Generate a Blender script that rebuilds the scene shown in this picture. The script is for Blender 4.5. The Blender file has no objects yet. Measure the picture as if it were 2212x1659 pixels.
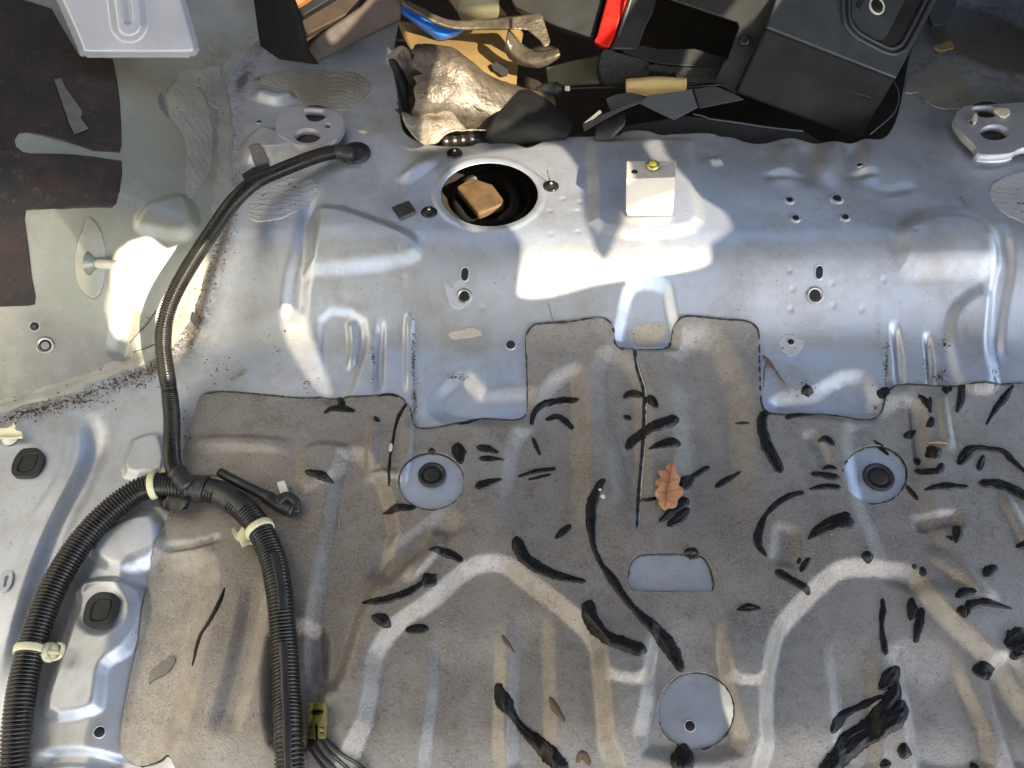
import bpy, bmesh, math, random
import numpy as np
from mathutils import Vector, Matrix, noise

sc = bpy.context.scene
COL = sc.collection
random.seed(7); np.random.seed(7)
R = math.radians

# ------------------------------------------------------------------ camera
CAM = np.array([0.0, 0.0, 0.95]); PITCH = R(54); TH = math.tan(R(30)); TV = TH*.75
cd = bpy.data.cameras.new('camera'); cam = bpy.data.objects.new('camera', cd); COL.objects.link(cam)
cam.location = CAM; cam.rotation_euler = (math.pi/2-PITCH, 0, 0)
cd.sensor_fit = 'HORIZONTAL'; cd.angle = R(60); cd.clip_start = .02; cd.clip_end = 100
sc.camera = cam
FWD = np.array([0, math.cos(PITCH), -math.sin(PITCH)]); UP = np.array([0, math.sin(PITCH), math.cos(PITCH)]); RT = np.array([1., 0, 0])

# ------------------------------------------------------------------ light
SUN = np.array([0.46, -0.52, 0.53]); SUN = SUN/np.linalg.norm(SUN)          # towards the sun
elev = math.asin(SUN[2]); azi = math.atan2(SUN[0], SUN[1])
w = bpy.data.worlds.new('World'); sc.world = w; w.use_nodes = True
nt = w.node_tree; sky = nt.nodes.new('ShaderNodeTexSky'); sky.sky_type = 'NISHITA'; sky.sun_disc = False
sky.sun_elevation = elev; sky.sun_rotation = azi; sky.air_density = 1.0; sky.dust_density = 1.2; sky.ozone_density = 1.0
bg = nt.nodes['Background']; bg.inputs[1].default_value = .15; nt.links.new(sky.outputs[0], bg.inputs[0])
ld = bpy.data.lights.new('sun', 'SUN'); ld.energy = 3.7; ld.angle = R(.36); ld.color = (1, .86, .64)
lo = bpy.data.objects.new('sun', ld); COL.objects.link(lo)
lo.rotation_euler = Vector(SUN).to_track_quat('Z', 'Y').to_euler(); lo.location = (1.5, -1.5, 3)
sc.view_settings.view_transform = 'Standard'; sc.view_settings.look = 'None'
sc.view_settings.exposure = 1.78; sc.view_settings.gamma = 1

# ------------------------------------------------------------------ materials
def lin(c):
    return tuple((x/12.92 if x <= .04045 else ((x+.055)/1.055)**2.4) for x in c)
class NT:
    def __init__(s, m): s.t = m.node_tree; s.b = s.t.nodes['Principled BSDF']
    def n(s, ty, **k):
        x = s.t.nodes.new(ty)
        for a, b in k.items():
            if hasattr(x, a): setattr(x, a, b)
        return x
    def l(s, a, b): s.t.links.new(a, b)
    def noise(s, scale, detail=4, rough=.6, dist=0, stretch=None):
        tc = s.n('ShaderNodeNewGeometry')
        x = s.n('ShaderNodeTexNoise'); x.inputs['Scale'].default_value = scale; x.inputs['Detail'].default_value = detail
        x.inputs['Roughness'].default_value = rough; x.inputs['Distortion'].default_value = dist
        if stretch:
            mp = s.n('ShaderNodeMapping'); mp.inputs['Scale'].default_value = stretch
            s.l(tc.outputs['Position'], mp.inputs[0]); s.l(mp.outputs[0], x.inputs['Vector'])
        else: s.l(tc.outputs['Position'], x.inputs['Vector'])
        return x.outputs['Fac']
    def ramp(s, fac, stops):
        r = s.n('ShaderNodeValToRGB'); e = r.color_ramp.elements
        while len(e) < len(stops): e.new(.5)
        for q, (p, c) in zip(e, stops): q.position = p; q.color = (*c, 1) if len(c) == 3 else c
        s.l(fac, r.inputs[0]); return r.outputs[0]
    def mix(s, fac, a, b, mode='MIX'):
        x = s.n('ShaderNodeMix'); x.data_type = 'RGBA'; x.blend_type = mode
        if isinstance(fac, (int, float)): x.inputs[0].default_value = fac
        else: s.l(fac, x.inputs[0])
        for v, i in ((a, 6), (b, 7)):
            if isinstance(v, tuple): x.inputs[i].default_value = (*v, 1)
            else: s.l(v, x.inputs[i])
        return x.outputs[2]
    def bump(s, h, strength, dist, prev=None):
        x = s.n('ShaderNodeBump'); x.inputs['Strength'].default_value = strength; x.inputs['Distance'].default_value = dist
        s.l(h, x.inputs['Height'])
        if prev is not None: s.l(prev, x.inputs['Normal'])
        s.l(x.outputs[0], s.b.inputs['Normal']); return x.outputs[0]
def newmat(name, base=(.5, .5, .5), rough=.5, metal=0., spec=.5):
    m = bpy.data.materials.new(name); m.use_nodes = True; b = m.node_tree.nodes['Principled BSDF']
    b.inputs['Base Color'].default_value = (*base, 1); b.inputs['Roughness'].default_value = rough
    b.inputs['Metallic'].default_value = metal; b.inputs['Specular IOR Level'].default_value = spec
    return m, NT(m)
W0 = (0, 0, 0); W1 = (1, 1, 1)
def grainy(name, c1, c2, rough, metal=0., scale=60, bscale=400, bstr=.25, bdist=.001, spec=.5, speck=None, speckc=(.02, .018, .015), rr=.12):
    m, t = newmat(name, c1, rough, metal, spec)
    c = t.mix(t.ramp(t.noise(scale, 5), [(.35, W0), (.65, W1)]), c1, c2)
    if speck:
        c = t.mix(t.ramp(t.noise(speck, 2, .5), [(.66, W0), (.72, W1)]), c, speckc)
    t.l(c, t.b.inputs['Base Color'])
    rv = t.ramp(t.noise(scale*.7, 3), [(.3, (max(0, rough-rr),)*3), (.7, (min(1, rough+rr),)*3)])
    t.l(rv, t.b.inputs['Roughness'])
    t.bump(t.noise(bscale, 3), bstr, bdist)
    return m
def make_paint(name='silver_paint', c1=(.52, .575, .67), c2=(.575, .60, .625), mtl=.72):
    m, t = newmat(name, (.5, .53, .57), .4, .70)
    c = t.mix(t.ramp(t.noise(3.2, 3), [(.35, W0), (.65, W1)]), c1, c2)
    film = t.ramp(t.noise(9, 7, .75), [(.46, W0), (.70, W1)])
    c = t.mix(film, c, (.42, .41, .385))
    sp = t.ramp(t.noise(420, 2, .5), [(.69, W0), (.73, W1)])
    ar = t.ramp(t.noise(7, 4, .6), [(.40, W0), (.60, W1)])
    mm = t.n('ShaderNodeMath', operation='MULTIPLY'); t.l(sp, mm.inputs[0]); t.l(ar, mm.inputs[1])
    c = t.mix(mm.outputs[0], c, (.05, .045, .04))
    rust = t.ramp(t.noise(16, 5, .65), [(.70, W0), (.78, W1)])
    r2 = t.n('ShaderNodeMath', operation='MULTIPLY'); t.l(rust, r2.inputs[0]); r2.inputs[1].default_value = .5
    c = t.mix(r2.outputs[0], c, (.36, .27, .18))
    at = t.n('ShaderNodeAttribute'); at.attribute_name = 'grime_shade'
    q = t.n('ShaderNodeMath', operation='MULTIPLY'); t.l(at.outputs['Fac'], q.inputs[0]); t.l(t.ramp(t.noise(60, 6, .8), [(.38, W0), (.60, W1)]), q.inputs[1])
    mr = t.n('ShaderNodeMapRange'); t.l(at.outputs['Fac'], mr.inputs[0]); mr.inputs[1].default_value = .62; mr.inputs[2].default_value = 1; mr.inputs[4].default_value = .88  # heaviest values go solid dark, painting the rear right shade
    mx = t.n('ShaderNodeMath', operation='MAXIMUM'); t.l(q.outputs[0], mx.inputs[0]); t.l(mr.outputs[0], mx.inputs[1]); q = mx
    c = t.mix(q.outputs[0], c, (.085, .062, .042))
    sc1 = t.ramp(t.noise(30, 4, .6, 0, (1, 14, 1)), [(.70, W0), (.73, W1)]); q2 = t.n('ShaderNodeMath', operation='MULTIPLY'); t.l(sc1, q2.inputs[0]); q2.inputs[1].default_value = .35
    c = t.mix(q2.outputs[0], c, (.30, .29, .28))
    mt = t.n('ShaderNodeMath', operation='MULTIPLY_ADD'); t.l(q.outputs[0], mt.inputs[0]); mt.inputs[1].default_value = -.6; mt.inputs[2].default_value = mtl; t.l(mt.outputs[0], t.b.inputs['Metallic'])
    t.l(c, t.b.inputs['Base Color'])
    t.l(t.ramp(t.noise(14, 5, .65), [(.3, (.35,)*3), (.7, (.52,)*3)]), t.b.inputs['Roughness'])
    n1 = t.bump(t.noise(1500, 2), .10, .0006); t.bump(t.noise(12, 3), .25, .004, n1)
    return m
def make_mat():
    m, t = newmat('damping_mat_skin', (.25, .24, .22), .5, .6)
    at = t.n('ShaderNodeAttribute'); at.attribute_name = 'brown'; at2 = t.n('ShaderNodeAttribute'); at2.attribute_name = 'dust'  # dust also lightens a patch at the lower left of the mat
    c = t.mix(t.ramp(t.noise(5, 5, .65), [(.35, W0), (.65, W1)]), (.365, .35, .328), (.28, .266, .248))
    c = t.mix(t.ramp(t.noise(26, 6, .75), [(.45, W0), (.68, W1)]), c, (.175, .158, .132))
    def masked(attr, sc_, lo_, hi_):
        q = t.n('ShaderNodeMath', operation='MULTIPLY'); t.l(attr.outputs['Fac'], q.inputs[0]); t.l(t.ramp(t.noise(sc_, 6, .75), [(lo_, W0), (hi_, W1)]), q.inputs[1]); return q.outputs[0]
    c = t.mix(masked(at, 18, .30, .62), c, (.20, .155, .115))
    c = t.mix(masked(at2, 22, .28, .6), c, (.62, .57, .49))
    c = t.mix(t.ramp(t.noise(330, 4, .75), [(.40, W0), (.70, W1)]), c, (.365, .338, .308))
    c = t.mix(t.ramp(t.noise(150, 5, .75), [(.56, W0), (.74, W1)]), c, (.185, .163, .14))
    c = t.mix(t.ramp(t.noise(600, 3, .65), [(.62, W0), (.70, W1)]), c, (.085, .075, .065))
    t.l(c, t.b.inputs['Base Color'])
    t.l(t.ramp(t.noise(20, 4), [(.3, (.38,)*3), (.7, (.58,)*3)]), t.b.inputs['Roughness'])
    n1 = t.bump(t.noise(340, 4, .75), .55, .0016); t.bump(t.noise(60, 5, .65), .16, .004, n1)
    return m
M = {}
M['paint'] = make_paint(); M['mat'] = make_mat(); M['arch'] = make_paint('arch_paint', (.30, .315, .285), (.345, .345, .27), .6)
M['plate'] = grainy('pale_paint', (.50, .52, .58), (.46, .47, .52), .4, .35, 20, 900, .1, .0005)
M['bare'] = grainy('primer_grey', (.42, .42, .45), (.37, .37, .40), .45, .45, 30, 900, .1, .0005)
M['edge'] = grainy('black_edge', (.018, .017, .016), (.035, .033, .03), .5, 0, 80, 300, .4)
M['goo'] = grainy('black_adhesive', (.003, .003, .003), (.010, .009, .008), .32, 0, 90, 420, .6, .0012, spec=.34, rr=.2)
M['conduit'] = grainy('black_conduit', (.008, .0075, .007), (.018, .016, .014), .30, 0, 40, 600, .1, .0004)
M['tape'] = grainy('black_tape', (.016, .016, .018), (.025, .025, .027), .42, 0, 50, 300, .3)
M['rubber'] = grainy('black_rubber', (.012, .0125, .013), (.020, .021, .022), .5, 0, 60, 500, .2)
M['nylon'] = grainy('cream_nylon', (.68, .65, .42), (.60, .57, .38), .4, 0, 60, 500, .08, spec=.5)
M['white'] = grainy('white_plastic', (.68, .67, .62), (.6, .58, .52), .45, 0, 60, 500, .1)
M['sealer'] = grainy('seam_sealer', (.40, .395, .345), (.33, .325, .28), .45, .45, 30, 200, .4, speck=160, speckc=(.12, .09, .06))
M['sealer_white'] = grainy('brushed_sealer', (.54, .54, .55), (.47, .465, .46), .45, .4, 30, 300, .3, speck=140, speckc=(.05, .045, .04))
def rusty(name):
    m, t = newmat(name, (.02, .018, .018), .6)
    c = t.mix(t.ramp(t.noise(14, 6, .7), [(.42, W0), (.66, W1)]), (.010, .010, .0115), (.040, .021, .016))
    c = t.mix(t.ramp(t.noise(90, 5, .7), [(.56, W0), (.7, W1)]), c, (.085, .040, .028))
    c = t.mix(t.ramp(t.noise(220, 3, .6), [(.62, W0), (.7, W1)]), c, (.012, .012, .012))
    t.l(c, t.b.inputs['Base Color']); t.bump(t.noise(160, 5, .7), .8, .002); return m
M['bitumen'] = rusty('rusty_bitumen')
M['tapegrey'] = grainy('grey_tape', (.10, .10, .10), (.14, .135, .13), .7, 0, 60, 700, .4)
M['foam_black'] = grainy('black_foam', (.012, .012, .013), (.05, .05, .052), .75, 0, 400, 260, 1.0, .006)
M['foam_yellow'] = grainy('yellow_foam', (.62, .46, .19), (.70, .53, .24), .9, 0, 60, 500, .6, .002)
M['plastic_dark'] = grainy('dark_plastic', (.020, .0205, .0215), (.027, .028, .029), .48, 0, 30, 1200, .4, .0006)
M['cover'] = grainy('cover_plastic', (.011, .0115, .012), (.015, .0155, .016), .65, 0, 30, 1200, .4, .0006, spec=.15)
M['plastic_grey'] = grainy('grey_plastic', (.038, .043, .052), (.048, .053, .062), .45, 0, 30, 900, .2, .0006)
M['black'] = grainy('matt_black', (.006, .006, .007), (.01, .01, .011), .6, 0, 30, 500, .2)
M['red'] = grainy('red_reflector', (.50, .007, .007), (.58, .018, .010), .35, 0, 25, 500, .3, .001)
M['blue'] = grainy('blue_plastic', (.02, .14, .62), (.03, .20, .72), .3, 0, 25, 300, .1)
M['ochre'] = grainy('ochre_paint', (.27, .185, .075), (.22, .15, .06), .45, .1, 25, 300, .2, speck=120, speckc=(.14, .07, .03))
M['brownmetal'] = grainy('brown_metal', (.135, .112, .083), (.065, .053, .04), .40, .35, 40, 120, .7, .003, speck=110, speckc=(.08, .05, .03))
M['torn'] = grainy('torn_metal', (.34, .30, .235), (.13, .105, .078), .5, .2, 30, 140, .8, .004, speck=110, speckc=(.10, .07, .045))
M['olive'] = grainy('olive_plastic', (.15, .145, .09), (.19, .18, .11), .5, 0, 30, 300, .3)
M['brown'] = grainy('brown_board', (.055, .037, .028), (.04, .027, .021), .6, 0, 40, 300, .4)
M['orange'] = grainy('orange_rust', (.42, .17, .05), (.30, .11, .03), .7, 0, 50, 200, .6)
M['block'] = grainy('dusty_block', (.17, .108, .055), (.10, .062, .033), .6, 0, 40, 250, .6, .002, speck=120, speckc=(.16, .08, .03))
M['bracket'] = grainy('cream_bracket', (.60, .57, .50), (.55, .52, .46), .45, .15, 20, 500, .15, .0006)
M['brass'] = grainy('zinc_bolt', (.55, .50, .22), (.45, .40, .18), .3, .8, 60, 500, .1)
M['yellowpaint'] = grainy('yellow_mark', (.75, .68, .03), (.7, .6, .02), .4, 0, 60, 500, .1)
M['steel'] = grainy('steel', (.45, .44, .42), (.35, .34, .33), .3, .9, 60, 500, .1)
M['screw'] = grainy('black_screw', (.02, .02, .022), (.03, .03, .03), .22, .4, 60, 500, .1)
M['yconn'] = grainy('yellow_nylon', (.17, .155, .045), (.13, .118, .032), .3, 0, 60, 500, .08)
M['copper'] = grainy('copper_seal', (.35, .09, .03), (.3, .08, .03), .35, .2, 60, 500, .1)
M['twig'] = grainy('twig', (.10, .065, .04), (.15, .10, .06), .7, 0, 80, 300, .5)
M['twigpale'] = grainy('dry_stalk', (.42, .28, .15), (.36, .24, .12), .7, 0, 80, 300, .5)
M['leaf'] = grainy('dry_leaf', (.53, .27, .135), (.43, .20, .095), .6, 0, 45, 260, .5, .0015)
M['vein'] = grainy('leaf_vein', (.30, .11, .05), (.26, .10, .045), .6, 0, 60, 300, .3)
M['dirt'] = grainy('dirt', (.035, .026, .02), (.10, .065, .04), .8, 0, 300, 300, .5)
M['paper'] = grainy('cream_paper', (.68, .62, .45), (.6, .54, .4), .6, 0, 60, 300, .2)
M['roof_grey'] = grainy('roof_grey', (.24, .23, .22), (.21, .20, .19), .85, 0, 20, 300, .2)
M['tank'] = grainy('dark_tank', (.03, .026, .022), (.05, .04, .032), .6, 0, 20, 120, .6)

# ------------------------------------------------------------------ picture rays -> points on the real surfaces (pixels of a 2212 x 1659 view)
def ray(u, v):
    return FWD + RT*((u-1106)/1106*TH) + UP*(-(v-829.5)/829.5*TV)
def sstep(a, b, x):
    t = np.clip((x-a)/(b-a), 0, 1); return t*t*(3-2*t)
def qstep(a, b, x):
    t = np.clip((x-a)/(b-a), 0, 1); return .6*t*t*t*(t*(6*t-15)+10)+.4*t*t*(3-2*t)
def lstep(a, b, x):
    t = np.clip((x-a)/(b-a), 0, 1); return .22*t+.78*t*t*(3-2*t)
X0, X1, Y0, Y1, ST = -1.02, 1.02, .06, 1.62, .002
NX = int(round((X1-X0)/ST))+1; NY = int(round((Y1-Y0)/ST))+1
gx = np.linspace(X0, X1, NX); gy = np.linspace(Y0, Y1, NY)
GX, GY = np.meshgrid(gx, gy)                    # [iy, ix]
def step_z(x, y):
    return .006*sstep(.62, .80, y) + .076*qstep(.728, .900, y+0*x)-.036*(1-sstep(.13, .262, y))
SURF = {}
SURF['z'] = step_z(GX, GY)
def H(x, y):
    x = np.asarray(x, float); y = np.asarray(y, float); Z = SURF['z']
    fx = np.clip((x-X0)/ST, 0, NX-1.001); fy = np.clip((y-Y0)/ST, 0, NY-1.001)
    ix = fx.astype(int); iy = fy.astype(int); a = fx-ix; b = fy-iy
    return Z[iy, ix]*(1-a)*(1-b)+Z[iy, ix+1]*a*(1-b)+Z[iy+1, ix]*(1-a)*b+Z[iy+1, ix+1]*a*b
TT = np.linspace(.45, 2.6, 1100)
def P(u, v, lift=0.):
    d = ray(u, v); p = CAM[None]+d[None]*TT[:, None]
    f = p[:, 2]-H(p[:, 0], p[:, 1])-lift
    k = np.argmax(f < 0)
    if k == 0: k = len(TT)-1
    a, b = f[k-1], f[k]; t = TT[k-1]+(TT[k]-TT[k-1])*(a/(a-b) if a != b else 0)
    return CAM+d*t
def Pz(u, v, z): d = ray(u, v); return CAM+d*((z-CAM[2])/d[2])
def Py(u, v, y): d = ray(u, v); return CAM+d*(y/d[1])
def Pt(u, v, t): d = ray(u, v); return CAM+d/np.linalg.norm(d)*t
def mmpx(p): return float(np.dot(np.asarray(p)-CAM, FWD))*2*TH/2212      # metres per picture pixel at p
def PP(pts, lift=0.): return np.array([P(u, v, lift) for u, v in pts])
def smooth(pts, n, closed=False):
    p = np.asarray(pts, float); m = len(p)
    if closed: q = np.vstack([p[-1], p, p[0], p[1]]); segs = m
    else: q = np.vstack([2*p[0]-p[1], p, 2*p[-1]-p[-2]]); segs = m-1
    out = []
    for s in range(segs):
        a, b, c, d = q[s], q[s+1], q[s+2], q[s+3]
        for k in range(n):
            t = k/n; out.append(.5*((2*b)+(-a+c)*t+(2*a-5*b+4*c-d)*t*t+(-a+3*b-3*c+d)*t**3))
    if not closed: out.append(p[-1])
    return np.array(out)
def resample(p, step=None, n=None):
    d = np.r_[0, np.cumsum(np.linalg.norm(np.diff(p, axis=0), axis=1))]
    if n is None: n = max(2, int(d[-1]/step)+1)
    s = np.linspace(0, d[-1], n)
    return np.stack([np.interp(s, d, p[:, k]) for k in range(p.shape[1])], 1), s
def seg_dist(x, y, pts, closed=False):
    d = np.full(x.shape, 1e9); n = len(pts)
    for i in range(n if closed else n-1):
        ax, ay = pts[i][:2]; bx, by = pts[(i+1) % n][:2]; vx, vy = bx-ax, by-ay; L = vx*vx+vy*vy+1e-12
        t = np.clip(((x-ax)*vx+(y-ay)*vy)/L, 0, 1)
        d = np.minimum(d, (x-ax-t*vx)**2+(y-ay-t*vy)**2)
    return np.sqrt(d)
def inside(x, y, pts):
    r = np.zeros(x.shape, bool); n = len(pts)
    for i in range(n):
        ax, ay = pts[i][:2]; bx, by = pts[(i+1) % n][:2]
        if ay == by: continue
        c = ((ay > y) != (by > y)) & (x < (bx-ax)*(y-ay)/(by-ay)+ax); r ^= c
    return r
def sdf(x, y, pts):
    d = seg_dist(x, y, pts, True); return np.where(inside(x, y, pts), -d, d)
def ell(cx, cy, rx, ry, n=32): return [(cx+rx*math.cos(2*math.pi*k/n), cy+ry*math.sin(2*math.pi*k/n)) for k in range(n)]

# ------------------------------------------------------------------ pressed shape of the floor
SEAM = [(-120, 915), (0, 880), (120, 846), (250, 797), (330, 764), (375, 715), (405, 650), (430, 580), (458, 510), (478, 440), (488, 350), (487, 250), (485, 180), (520, 115), (580, 50), (640, -60)]
seamw = smooth(PP(SEAM), 5)[:, :2]
archpoly = [tuple(p) for p in seamw]+[(seamw[-1][0], 3.), (-3, 3.), (-3, seamw[0][1])]
sd_arch = sdf(GX, GY, archpoly)
dd = np.maximum(0, -sd_arch)
SURF['z'] = SURF['z'] + .165*(1-np.exp(-(dd*dd/(dd+.008))/.20))
E = np.zeros_like(GX)
def box_idx(pts, m):
    p = np.asarray(pts); i0 = max(0, int((p[:, 0].min()-m-X0)/ST)); i1 = min(NX, int((p[:, 0].max()+m-X0)/ST)+2)
    j0 = max(0, int((p[:, 1].min()-m-Y0)/ST)); j1 = min(NY, int((p[:, 1].max()+m-Y0)/ST)+2)
    return slice(j0, j1), slice(i0, i1)
def RI(pts, hw, h, flat=.2, taper=.22):
    wp = PP(pts); s = mmpx(wp.mean(0)); r = hw*s
    if len(wp) > 2: wp = smooth(wp, 4)
    b = box_idx(wp, r*1.3)
    if GX[b].size == 0: return
    x, y = GX[b], GY[b]; bd = np.full(x.shape, 1e9); bs = np.zeros(x.shape); n = len(wp)-1
    for i in range(n):
        ax, ay = wp[i][:2]; vx, vy = wp[i+1][0]-ax, wp[i+1][1]-ay; L = vx*vx+vy*vy+1e-12
        t = np.clip(((x-ax)*vx+(y-ay)*vy)/L, 0, 1); d = (x-ax-t*vx)**2+(y-ay-t*vy)**2; m = d < bd
        bd = np.where(m, d, bd); bs = np.where(m, (i+t)/n, bs)
    tp = 1 if len(pts) == 2 and abs(pts[0][0]-pts[1][0]) < 2 or len(pts) > 20 else sstep(-.02, taper, bs)*sstep(1.02, 1-taper, bs)
    E[b] += h*.001*(1-sstep(flat, 1.0, np.sqrt(bd)/r))*tp
def PL(poly, edge, h, rnd=3, fade=None):
    wp = smooth(PP(poly), rnd, True); s = mmpx(wp.mean(0)); e = edge*s
    b = box_idx(wp, e)
    if GX[b].size == 0: return
    f = 1 if fade is None else sstep(P(1106, fade[0])[1], P(1106, fade[1])[1], GY[b])
    E[b] += h*.001*(1-lstep(-e*.5, e*.5, sdf(GX[b], GY[b], wp)))*f
# centre and right floor under the mat
PL([(770, 1720), (785, 1560), (800, 1480), (810, 1410), (858, 1345), (935, 1290), (1000, 1232), (1045, 1213), (1095, 1218), (1150, 1260), (1215, 1308), (1285, 1378), (1297, 1440), (1305, 1520), (1310, 1600), (1310, 1720)], 38, -17)
PL([(942, 1360), (1064, 1325), (1080, 1400), (1076, 1600), (1070, 1700), (920, 1700), (935, 1480)], 30, -9, fade=(1330, 1450))
PL([(1115, 1295), (1176, 1300), (1186, 1400), (1182, 1640), (1108, 1640), (1115, 1400)], 32, -9, fade=(1290, 1400))
PL([(1250, 1290), (1400, 1290), (1400, 1456), (1308, 1456), (1290, 1400)], 22, 9, fade=(1290, 1440))
PL([(1660, 1470), (1672, 1390), (1702, 1335), (1785, 1250), (1830, 1224), (1900, 1224), (1975, 1234), (2015, 1290), (2065, 1345), (2150, 1425), (2215, 1510), (2270, 1600), (2270, 1720), (1690, 1720), (1660, 1600)], 40, -17)
PL([(1800, 1370), (1880, 1370), (1900, 1640), (1830, 1640), (1812, 1480)], 30, -7, fade=(1350, 1480))
PL([(1935, 1390), (2040, 1370), (2090, 1450), (2150, 1640), (2000, 1640), (1965, 1480)], 30, -10, fade=(1350, 1480))
PL([(2150, 1440), (2205, 1440), (2290, 1640), (2210, 1640)], 30, -9)
PL([(1405, 1390), (1400, 1500), (1395, 1620), (1592, 1620), (1580, 1520), (1566, 1420), (1555, 1300), (1500, 1280), (1430, 1290)], 36, -12, fade=(1320, 1470))
PL([(1565, 1330), (1680, 1300), (1662, 1456), (1572, 1456)], 20, 9, fade=(1300, 1440))
# upper mat
PL([(1105, 1130), (1108, 960), (1150, 905), (1190, 830), (1235, 800), (1252, 820), (1255, 960), (1240, 1260)], 44, -15, fade=(1230, 980))
PL([(1300, 770), (1370, 790), (1390, 900), (1385, 1140), (1345, 1145), (1335, 1000), (1300, 880)], 44, -12, fade=(1180, 1000))
PL([(1455, 770), (1500, 722), (1560, 760), (1605, 900), (1590, 1240), (1490, 1250), (1480, 900)], 60, -15, fade=(1220, 960))
RI([(1745, 930), (1790, 1020)], 26, -5); PL([(1832, 930), (1850, 1060), (1880, 1150), (1930, 1240), (2080, 1260), (2000, 1100), (1990, 900), (1960, 860), (1880, 900)], 40, -7)
RI([(1978, 860), (1985, 930), (2000, 1030)], 22, -7); RI([(2030, 850), (2050, 980)], 16, 4); RI([(2160, 1060), (2205, 1150), (2250, 1230)], 20, 5)
RI([(2000, 1180), (2080, 1240), (2150, 1310)], 26, 5); RI([(1970, 1130), (2080, 1120)], 26, -6); RI([(1700, 1130), (1690, 1230)], 36, -6)
PL([(738, 985), (800, 1000), (850, 1150), (775, 1330), (722, 1480), (670, 1430), (688, 1250), (715, 1100)], 34, -13); PL([(655, 985), (690, 962), (745, 968), (750, 1000), (660, 1060)], 22, 6)
RI([(800, 1260), (880, 1190), (1000, 1110)], 44, -8); PL([(590, 1380), (690, 1360), (695, 1460), (678, 1590), (590, 1600)], 34, -12); RI([(950, 1140), (930, 1190), (870, 1260)], 26, 7)
RI([(812, 900), (805, 960), (795, 1050)], 18, 5); RI([(884, 900), (878, 980), (868, 1060)], 16, 6); RI([(790, 1025), (870, 1028)], 14, 4)
RI([(400, 968), (500, 960), (640, 968)], 24, 6); RI([(480, 1160), (430, 1175), (345, 1185)], 14, -5)
PL([(300, 1220), (440, 1220), (415, 1400), (350, 1640), (220, 1660), (270, 1400)], 70, -14); RI([(560, 1250), (520, 1450), (480, 1600)], 40, -6)
# bare metal below the step
PL([(945, 855), (985, 815), (1010, 812), (1038, 845), (1062, 852), (1150, 850), (1142, 905), (1040, 910), (950, 895)], 40, -11)
PL([(1680, 862), (1760, 848), (1812, 815), (1862, 812), (1890, 850), (1880, 898), (1780, 895), (1690, 885)], 40, -11)
PL([(1368, 610), (1432, 610), (1448, 650), (1458, 745), (1345, 745), (1342, 690)], 26, -11)
PL([(1948, 510), (1985, 470), (2060, 462), (2120, 480), (2150, 530), (2140, 572), (2050, 578), (1950, 576)], 48, 10)
PL([(690, 690), (785, 692), (772, 800), (745, 860), (700, 860)], 18, -5); RI([(757, 685), (763, 740), (757, 800)], 14, 9)
RI([(822, 685), (820, 760), (818, 850)], 12, -6); RI([(884, 672), (884, 760), (884, 850)], 12, 8)
RI([(676, 400), (660, 520), (640, 620), (636, 700)], 34, -8, .1)
PL([(690, 450), (840, 490), (895, 522), (880, 562), (680, 585), (668, 560)], 30, 9)
RI([(1932, 690), (1940, 760), (1945, 840)], 14, -7); RI([(2003, 715), (2008, 770), (2012, 840)], 12, -7)
PL([(2065, 665), (2140, 640), (2148, 830), (2075, 835), (2050, 740)], 30, 8); RI([(2150, 480), (2172, 560), (2160, 640), (2152, 830)], 28, -8)
# shelf
PL([(1276, 318), (1300, 306), (1470, 304), (1492, 330), (1502, 420), (1494, 495), (1300, 500), (1282, 420)], 30, 7)
RI([(860, 396), (905, 362), (950, 332)], 26, 6, .05, .4)
for x, h in ((1690, 5), (1742, -5), (1790, 5), (1838, -5), (1880, 5)): RI([(x+8, 410), (x, 350), (x+6, 296)], 40, h, .05, .4)
RI([(1635, 382), (1700, 380), (1760, 382)], 18, -3, .05, .4); RI([(1815, 380), (1860, 376), (1905, 376)], 18, -3, .05, .4); RI([(1890, 418), (1940, 410), (1985, 400)], 22, -3, .05, .4); RI([(1535, 350), (1560, 345)], 18, 5)
RI(ell(1057, 420, 114, 77)+[(1171, 420)], 11, 1.4)
# left floor
RI([(196, 890), (206, 960), (184, 1030), (132, 1130), (94, 1230), (62, 1340), (20, 1500)], 36, -11, .1); RI([(140, 900), (150, 960), (125, 1040), (60, 1140), (10, 1250)], 16, .8)
PL([(285, 965), (300, 950), (350, 945), (358, 1020), (275, 1026)], 18, 10)
PL([(185, 1262), (285, 1258), (308, 1285), (303, 1340), (272, 1400), (228, 1440), (218, 1500), (200, 1538), (105, 1542), (140, 1420), (168, 1330)], 22, 11)
PL(ell(220, 1318, 52, 56), 16, -4)
PL([(200, 1195), (240, 1140), (330, 1112), (345, 1190), (262, 1232)], 26, 8); RI([(70, 1640), (180, 1635), (300, 1659)], 22, -7)
PL([(545, 300), (580, 285), (640, 312), (655, 335), (560, 348), (528, 330)], 34, 18); RI([(545, 200), (600, 215), (640, 205)], 24, 9)
# wheel arch
PL([(300, 496), (312, 458), (345, 438), (400, 428), (425, 480), (400, 512), (340, 508)], 22, 8); RI([(280, 640), (265, 720), (250, 780)], 30, -8)
for u, v in [(1705, 585), (1712, 625), (1708, 668), (1798, 612), (1800, 660), (1910, 603), (858, 545), (870, 598), (1042, 666), (1215, 428), (1252, 435), (1248, 455), (1187, 455), (1110, 462), (1190, 505), (1248, 500), (1540, 340), (980, 648), (1975, 505), (1862, 668), (1820, 830)]:
    RI([(u, v), (u+1, v)], 9, -1.1, 0)
SURF['z'] = SURF['z'] + E
# slow dents of hand-formed sheet
SURF['z'] = SURF['z'] + .0012*np.sin(GX*19+np.sin(GY*13)*1.3)*np.sin(GY*23+1.7*np.sin(GX*11))
print('surface done')

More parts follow.
